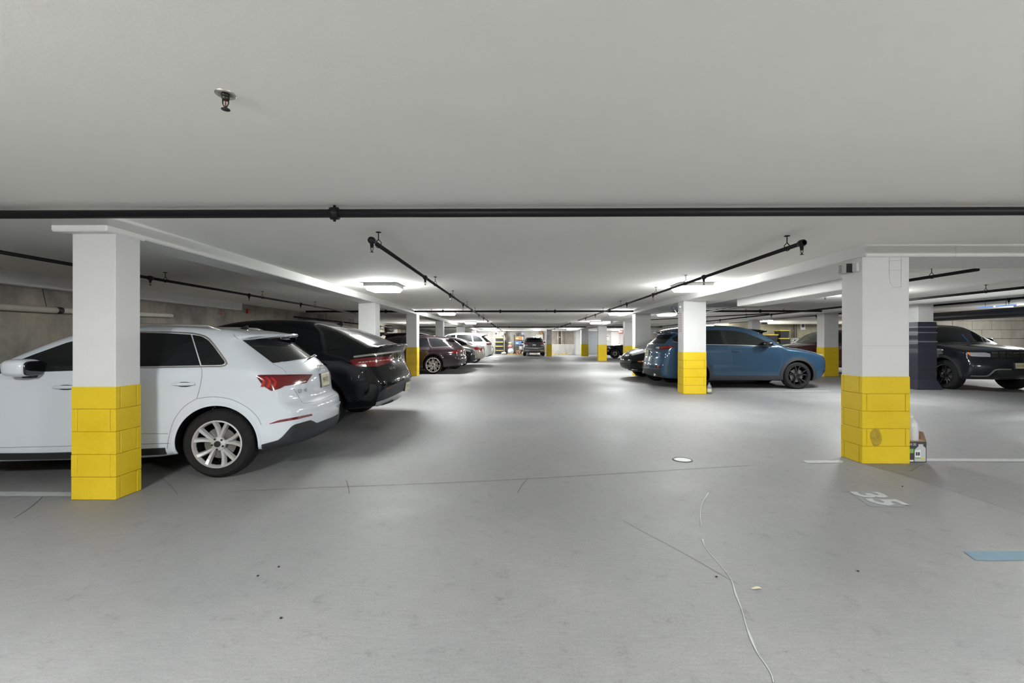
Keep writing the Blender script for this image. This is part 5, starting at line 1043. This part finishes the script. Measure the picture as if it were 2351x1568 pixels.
# padding wrapped round the far right pillar
w0, w1, v0, v1, zf = 10.45, 10.86, 12.0, 12.4, float(floor_z(10.6, 12.2))
ring = [(w0-.03, v0-.03), (w1+.03, v0-.03), (w1+.03, v1+.03), (w0-.03, v1+.03)]
V = []; zs = np.linspace(zf+.004, 1.93, 16)
for i, z in enumerate(zs):
    k_ = .012*math.sin(i*1.7)+(.10 if i == 0 else .04 if i == 1 else 0)
    for x, y in ring: V.append((x+math.copysign(k_, x-10.655), y+math.copysign(k_, y-12.2), z))
F = [(i*4+j, i*4+(j+1) % 4, (i+1)*4+(j+1) % 4, (i+1)*4+j) for i in range(15) for j in range(4)]
pd = obj('padding_wrap', V, F, mat('navy_plastic_sheet', (.035, .035, .05), .35), Q1)
for z, dz in ((1.78, .03), (1.64, .025), (1.40, .03)): MB().box(w0-.05, w1+.05, v0-.05, v1+.05, z, z+dz).build('tape_band', mat('tape_%d' % int(z*100), (.16, .17, .21), .3), Q1)
# ------------------------------------------------------------------ left wall
T = tag(empty('alarm_box', (-8.16, 13.7, 2.34)), 'small red alarm box high on the left concrete wall', 'alarm')
MB().bbox(-8.2, -8.13, 13.64, 13.77, 2.27, 2.40, .008).build('case', mat('alarm_red', (.50, .03, .03), .4), T); MB().box(-8.132, -8.124, 13.67, 13.74, 2.30, 2.35).build('lens', M['clearlens'], T)
V, F = text_mesh('4S', .38); gf = obj('graffiti', [(-8.195, 12.55+a, 2.20+b) for a, b, c in V], F, mat('faded_red_spray', (.30, .13, .11), .9), bpy.data.objects['wall_left'])
def shelf(label, y0, y1, z, x0=-8.2, x1=-7.75):
    T = tag(empty('wall_shelf', (x0, (y0+y1)/2, z)), label, 'shelf'); MB().bbox(x0, x1, y0, y1, z-.03, z, .004).build('board', mat('shelf_wood', (.22, .19, .15), .7), T)
    for y in (y0+.1, y1-.1): MB().prism([(x0, z-.28), (x0, z-.03), (x1-.05, z-.03)], y-.012, y+.012, 'y').build('bracket', M['blackpl'], T)
shelf('wooden wall shelf with grey bundles above the black coupe-like crossover', 16.9, 18.9, 2.05)
for c_, r_, lb in (((-7.95, 17.5, 2.16), (.2, .38, .115), 'pale grey bundle on the left wall shelf'), ((-7.95, 18.3, 2.20), (.2, .30, .155), 'dark grey bundle on the left wall shelf')):
    V, F = superball(c_, r_, .8); tag(obj('bundle', V, F, noisy(lb.split(' on')[0].replace(' ', '_'), (.22, .23, .25) if 'dark' in lb else (.38, .38, .38), (.28, .29, .32) if 'dark' in lb else (.48, .48, .48), 12, .8), None, True), lb, 'bundle')
shelf('long wall shelf behind the black compact crossover', 27.0, 32.0, 1.98)
V, F = superball((-7.95, 28.3, 2.22), (.2, .45, .24), .7); tag(obj('duffel_bag', V, F, M['blackpl'], None, True), 'large black bag on the far left wall shelf', 'bag')
for y, w, h_, col, lb in ((29.3, .5, .3, (.45, .43, .40), 'pale carton on the far left wall shelf'), (30.1, .7, .32, (.35, .22, .15), 'brown carton on the far left wall shelf'), (31.2, .6, .26, (.28, .25, .16), 'olive carton at the end of the far left wall shelf')):
    o = MB().bbox(-8.15, -7.8, y-w/2, y+w/2, 1.981, 1.981+h_, .008).build('carton', mat(lb.split(' ')[0]+'_board', col, .8)); tag(o, lb, 'carton')
    MB().box(-7.805, -7.797, y-.03, y+.03, 1.985, 1.975+h_).build('tape', M['pvc'], o)
# ------------------------------------------------------------------ far end of the aisle
ZF = .2
def tote(x, y, z, label, w=.72, d=.45, h=.36, group='black totes with yellow lids'):
    T = tag(empty('storage_tote', (x, y, z)), label, 'tote', group); bm_ = mat_once('tote_black', (.015, .016, .018), .5); lm = mat_once('tote_yellow', (.62, .50, .06), .45)
    B_ = MB(); a, b = w/2, d/2; B_.add([(x-a*.9, y-b*.9, z), (x+a*.9, y-b*.9, z), (x+a*.9, y+b*.9, z), (x-a*.9, y+b*.9, z), (x-a, y-b, z+h-.06), (x+a, y-b, z+h-.06), (x+a, y+b, z+h-.06), (x-a, y+b, z+h-.06)], BOXF); B_.build('bin', bm_, T)
    MB().bbox(x-a-.03, x+a+.03, y-b-.03, y+b+.03, z+h-.06, z+h-.002, .015).build('lid', lm, T)
def mat_once(n, c, r=.5): return bpy.data.materials.get(n) or mat(n, c, r)
for i, nm in enumerate(('bottom tote of the rack at the far left wall', 'second tote from below in the far left rack', 'third tote from below in the far left rack', 'top tote of the rack at the far left wall')):
    tote(-1.72, 43.3, ZF+.02+i*.40, 'black tote with yellow lid, '+nm)
T = tag(empty('tote_rack', (-1.72, 43.3, ZF)), 'metal rack holding black and yellow totes at the far wall', 'rack')
for sx in (-.47, .47):
    for sy in (-.28, .28): MB().box(-1.72+sx-.015, -1.72+sx+.015, 43.3+sy-.015, 43.3+sy+.015, ZF, 2.02).build('post', M['alloy'], T)
for i in range(4): MB().box(-2.18, -1.26, 43.03, 43.57, ZF+i*.40+.0, ZF+i*.40+.018).build('shelf', M['alloy'], T)
o = MB().bbox(-2.25, -1.88, 43.93, 43.995, 2.0, 2.38, .01).build('framed_picture', M['white_pl']); tag(o, 'white framed picture above the tote rack', 'picture'); MB().box(-2.17, -1.98, 43.92, 43.94, 2.08, 2.28).build('image', M['greypl'], o)
V, F = superball((-1.45, 43.4, 2.15), (.19, .18, .16), .9); tag(obj('white_bag', V, F, M['white_pl'], None, True), 'rounded white bag on top of the tote rack', 'bag')
o = MB().bbox(-1.12, -.98, 43.6, 43.98, ZF, 2.42, .01).build('downpipe', mat('brown_pipe', (.10, .075, .06), .6)); tag(o, 'dark brown downpipe right of the tote rack', 'pipe'); MB().bbox(-1.14, -.96, 43.58, 43.98, 1.2, 1.26, .005).build('strap', M['blackpl'], o)
T = tag(empty('shelf_unit', (.15, 43.5, ZF)), 'dark metal shelf unit full of household goods at the far wall', 'shelf')
for sx in (-.32, .62):
    for sy in (43.2, 43.75): MB().box(sx-.02, sx+.02, sy-.02, sy+.02, ZF, 2.05).build('post', M['blackpl'], T)
for z in (.62, 1.10, 1.55, 1.98): MB().box(-.32, .62, 43.2, 43.75, z-.025, z).build('shelf', mat_once('shelf_blue', (.03, .06, .12), .5), T)
def goods(name, label, cat, x0, x1, y0, y1, z0, z1, col, extra=None, group='goods at the far wall'):
    o = MB().bbox(x0, x1, y0, y1, z0, z1, .02).build(name, mat_once('goods_'+''.join('%02d' % int(c*99) for c in col), col, .6)); tag(o, label, cat, group)
    MB().box(x0+(x1-x0)*.2, x0+(x1-x0)*.55, y0-.004, y0+.001, z0+(z1-z0)*.3, z0+(z1-z0)*.6).build('label_sticker', mat_once('goods_sticker', (.7, .68, .62)), o)
goods('carton', 'orange-brown carton on the third shelf of the shelf unit', 'carton', -.28, .42, 43.25, 43.7, 1.551, 1.92, (.50, .27, .09))
goods('white_box', 'narrow white box beside the orange-brown carton', 'box', .44, .6, 43.25, 43.7, 1.551, 1.88, (.62, .62, .62))
goods('blue_bin', 'blue bin with bags on the second shelf of the shelf unit', 'bin', -.28, .40, 43.25, 43.7, 1.101, 1.48, (.14, .24, .45))
goods('pale_bin', 'pale blue bin at the right end of the second shelf', 'bin', .42, .6, 43.25, 43.7, 1.101, 1.45, (.50, .55, .62))
goods('crate', 'white crate on the lowest shelf of the shelf unit', 'crate', .15, .6, 43.25, 43.7, .621, .98, (.55, .57, .53))
goods('carton', 'brown carton on the floor in front of the shelf unit', 'carton', -.15, .28, 42.6, 43.1, ZF, .60, (.30, .17, .09)); goods('red_case', 'dark red case on the floor by the shelf unit', 'case', -.12, .10, 42.3, 42.55, ZF, .44, (.22, .05, .04))
for c_, r_, col, lb in (((-.62, 43.3, .50), (.26, .26, .30), (.66, .66, .66), 'white bag on the floor left of the shelf unit'), ((-.68, 43.3, .98), (.20, .24, .17), (.62, .28, .24), 'pink bag piled left of the shelf unit'), ((-.66, 43.35, 1.28), (.20, .2, .12), (.45, .55, .32), 'green bag on top of the pile left of the shelf unit'), ((.0, 43.5, 2.12), (.15, .2, .13), (.14, .14, .15), 'dark pack on top of the shelf unit'), ((.47, 43.5, 2.16), (.15, .2, .17), (.50, .54, .64), 'pale blue bag on top of the shelf unit'), ((-1.25, 42.2, .32), (.22, .2, .14), (.58, .52, .42), 'tan bag on the floor in front of the tote rack'), ((.62, 42.5, .34), (.2, .2, .13), (.52, .53, .54), 'grey bag on the floor right of the red case')):
    V, F = superball(c_, r_, .95, 18, 12); ph = c_[0]*7; V = [(c_[0]+(x-c_[0])*(1+.22*math.sin(3*math.atan2(y-c_[1], x-c_[0])+ph+4*z)), c_[1]+(y-c_[1])*(1+.15*math.cos(5*z+ph)), z) for x, y, z in V]; tag(obj('bag', V, F, mat_once('bag_'+''.join('%02d' % int(q*99) for q in col), col, .7), None, True), lb, 'bag', 'bags at the far wall')
o = MB().bbox(.73, .86, 43.3, 43.5, ZF, 1.60, .01).build('plank', mat_once('plank_dark', (.06, .055, .05), .7)); tag(o, 'dark plank leaning right of the shelf unit', 'plank'); MB().box(.74, .85, 43.29, 43.31, 1.45, 1.5).build('band', M['alloy'], o)
o = MB().bbox(.86, 1.12, 42.2, 42.9, ZF, 1.55, .01).build('insulation_panels', mat_once('panel_white', (.62, .65, .68), .6)); tag(o, 'stack of white panels left of the grey crossover', 'panels'); MB().box(.98, .985, 42.19, 42.2, ZF, 1.55).build('edge_line', M['greypl'], o)
o = MB().bbox(1.72, 2.45, 43.85, 43.98, 1.50, 2.10, .01).build('board', mat_once('board_cream', (.68, .66, .58), .6)); tag(o, 'cream board on the wall right of the grey crossover', 'board'); MB().box(1.9, 1.92, 43.84, 43.86, 1.5, 2.1).build('edge_line', M['pvc'], o)
o = MB().bbox(1.9, 2.62, 43.7, 43.84, ZF, 1.49, .01).build('cabinet', mat_once('cabinet_cream', (.66, .60, .55), .6)); tag(o, 'pale cabinet behind the grey crossover', 'cabinet'); MB().box(2.25, 2.262, 43.692, 43.7, .3, 1.45).build('door_gap', M['greypl'], o)
o = MB().bbox(2.05, 2.42, 43.75, 43.98, 2.11, 2.40, .01).build('wood_block', mat_once('wood_orange', (.42, .25, .12), .7)); tag(o, 'orange-brown wooden piece above the cream board', 'wood'); MB().tube([(2.35, 43.74, 2.38), (2.55, 43.74, 2.15)], .03, 6).build('brace', mat_once('wood_dark', (.16, .11, .07), .7), o)
o = MB().bbox(2.50, 2.58, 43.8, 43.95, 1.52, 2.2, .01).build('wall_post', mat_once('wood_dark', (.16, .11, .07), .7)); tag(o, 'dark wooden post beside the cream board', 'post'); MB().box(2.51, 2.57, 43.79, 43.8, 1.6, 1.64).build('clamp', M['alloy'], o)
o = MB().bbox(2.44, 2.68, 37.385, 37.40, 1.55, 1.95, .002).build('notice', mat_once('notice_pink', (.58, .52, .55), .6)); tag(o, 'faded pink notice on the far pillar beside the grey crossover', 'sign'); MB().box(2.47, 2.65, 37.380, 37.386, 1.86, 1.89).build('heading', mat_once('notice_ink', (.4, .3, .35)), o)
# recess with pipes and half wall
hw_ = struct(MB().bbox(3.05, 5.4, 43.2, 44.0, ZF-.02, 1.17, .02).build('wall_half', M['farwall']), 'low pale half wall below two vertical pipes')
struct(MB().box(5.4, 6.5, 41.8, 44.0, ZF-.02, ZC).build('wall_side', noisy('pale_grey_wall', (.58, .58, .59), (.66, .66, .66), 2, .8)), 'pale grey wall return left of the slim far right pillar')
struct(MB().box(3.05, 5.4, 43.9, 44.0, 1.17, ZC).build('wall_recess', concrete_wall('recess_concrete', [(.34, .31, .27), (.42, .38, .33), (.48, .44, .38)], False)), 'brownish concrete recess behind two vertical pipes')
for x, lb in ((3.86, 'left of the two cream vertical pipes at the far wall'), (4.22, 'right of the two cream vertical pipes at the far wall')):
    o = MB().tube([(x, 43.6, 1.171), (x, 43.6, 2.41)], .055, 14).build('vertical_pipe', M['pvc'], None, True); tag(o, lb, 'pipe'); MB().tube([(x, 43.6, 1.55), (x, 43.6, 1.62)], .065, 14).build('collar', M['pvc'], o, True)
o = MB().bbox(4.00, 4.09, 43.75, 43.85, 1.171, 2.41, .01).build('dark_channel', mat_once('wood_dark', (.16, .11, .07), .7)); tag(o, 'dark channel between the two vertical pipes', 'channel'); MB().box(4.0, 4.09, 43.74, 43.75, 1.8, 1.85).build('clamp', M['alloy'], o)
for i, (x, lb) in enumerate(((-.55, 'yellow wheel stop in front of the shelf unit, leftmost'), (.35, 'yellow wheel stop in front of the shelf unit, rightmost'), (3.3, 'yellow wheel stop before the half wall, left'), (4.3, 'yellow wheel stop before the half wall, right'))):
    o = MB().prism([(41.85, ZF), (42.0, ZF), (41.98, ZF+.10), (41.87, ZF+.10)], x-.38, x+.38, 'x').build('wheel_stop', mat_once('stop_yellow', (.55, .42, .12), .6)); tag(o, lb, 'wheel stop', 'wheel stops at the far wall')
    for k_ in (-.2, .2): MB().box(x+k_-.07, x+k_+.07, 41.845, 41.99, ZF+.085, ZF+.103).build('black_stripe', M['blackpl'], o)
# steel door, bright doorway, exit sign, notices
d1 = struct(MB().bbox(6.75, 8.35, 43.93, 44.0, ZF, 2.35, .01).build('door_1', mat('steel_door', (.36, .38, .41), .5)), 'grey steel shutter door at the far right')
for i in range(12): MB().bbox(6.8, 8.3, 43.915, 43.94, ZF+.03+i*.178, ZF+.19+i*.178, .006).build('slat', bpy.data.materials['steel_door'], d1)
d2 = struct(MB().bbox(9.0, 9.8, 43.90, 44.0, ZF, 2.36, .01).build('door_2', mat('white_door', (.86, .88, .86), .5)), 'white door at the far right under the exit sign')
MB().bbox(9.82, 10.5, 43.92, 44.0, ZF, 2.36, .01).build('door_leaf', mat_once('door_pale', (.78, .76, .74), .5), d2); V, F = superball((9.72, 43.87, 1.2), (.05, .03, .02), .8); obj('handle', V, F, M['chrome'], d2, True)
T = tag(empty('exit_sign', (9.76, 43.3, 2.42)), 'red exit sign hanging from the ceiling at the far right', 'sign')
MB().bbox(9.55, 9.97, 43.27, 43.33, 2.22, 2.44, .008).build('case', mat('exit_red', (.80, .10, .08), .4, emit=.9), T); MB().box(9.74, 9.78, 43.29, 43.31, 2.44, ZC).build('hanger', M['lampbody'], T)
V, F = text_mesh('EXIT', .16); obj('lettering', [(9.76+a, 43.262, 2.33+b) for a, b, c in V], F, mat('exit_white', (1, .9, .9), .4, emit=2), T)
o = MB().bbox(8.5, 8.85, 43.97, 43.998, 1.55, 2.05, .002).build('notice', M['white_pl']); tag(o, 'white paper notice on the wall left of the white door', 'sign'); MB().box(8.55, 8.8, 43.966, 43.971, 1.9, 1.95).build('heading', M['greypl'], o)
# ------------------------------------------------------------------ cream wall of the right bay
for i in range(3): tote(14.35, 24.9, .75+i*.43, 'black tote with yellow lid, '+['lowest', 'middle', 'top'][i]+' of the right stack at the cream wall', w=.46, d=.6, h=.43)
for i in range(2): tote(13.75, 24.9, .95+i*.43, 'black tote with yellow lid, '+['lower', 'upper'][i]+' of the left stack at the cream wall', w=.46, d=.6, h=.43)
o = MB().bbox(13.45, 14.7, 24.6, 25.2, ZF, .745, .02).build('workbench', mat_once('bench_grey', (.12, .12, .12), .6)); tag(o, 'dark low bench under the totes at the cream wall', 'bench'); MB().bbox(13.5, 14.0, 24.62, 25.18, .746, .945, .01).build('riser', M['blackpl'], o)
o = MB().bbox(14.95, 15.4, 25.12, 25.298, 1.05, 1.62, .01).build('electrical_panel', mat_once('panel_sage', (.42, .45, .42), .5)); tag(o, 'pale grey electrical cabinet on the cream wall', 'electrical box'); MB().bbox(15.42, 15.58, 25.15, 25.298, 1.05, 1.62, .01).build('side_box', M['greypl'], o); MB().tube([(15.2, 25.2, 1.62), (15.2, 25.2, 2.5)], .03, 8).build('conduit', M['greypl'], o, True); MB().tube([(15.32, 25.2, 1.62), (15.32, 25.2, 2.5)], .02, 8).build('conduit', M['greypl'], o, True)
o = MB().bbox(15.55, 15.82, 25.2, 25.3, 2.06, 2.44, .01).build('wall_clock', M['white_pl']); tag(o, 'white square clock high on the cream wall', 'clock'); MB().box(15.62, 15.75, 25.19, 25.21, 2.2, 2.38).build('dial', M['greypl'], o)
o = MB().bbox(13.5, 14.7, 25.05, 25.28, 1.70, 1.73, .004).build('wall_shelf', mat_once('shelf_wood', (.22, .19, .15), .7)) if False else None
pipe_run('dark conduit bundle along the top of the cream wall', [(13.4, 25.1, 2.42), (26, 25.1, 2.42)], .05, m='darkpipe', name='ceiling_duct')
pipe_run('pale beam-like duct before the cream wall', [(12.9, 23.6, 2.40), (26, 23.6, 2.40)], .09, m='pvc', name='ceiling_duct')
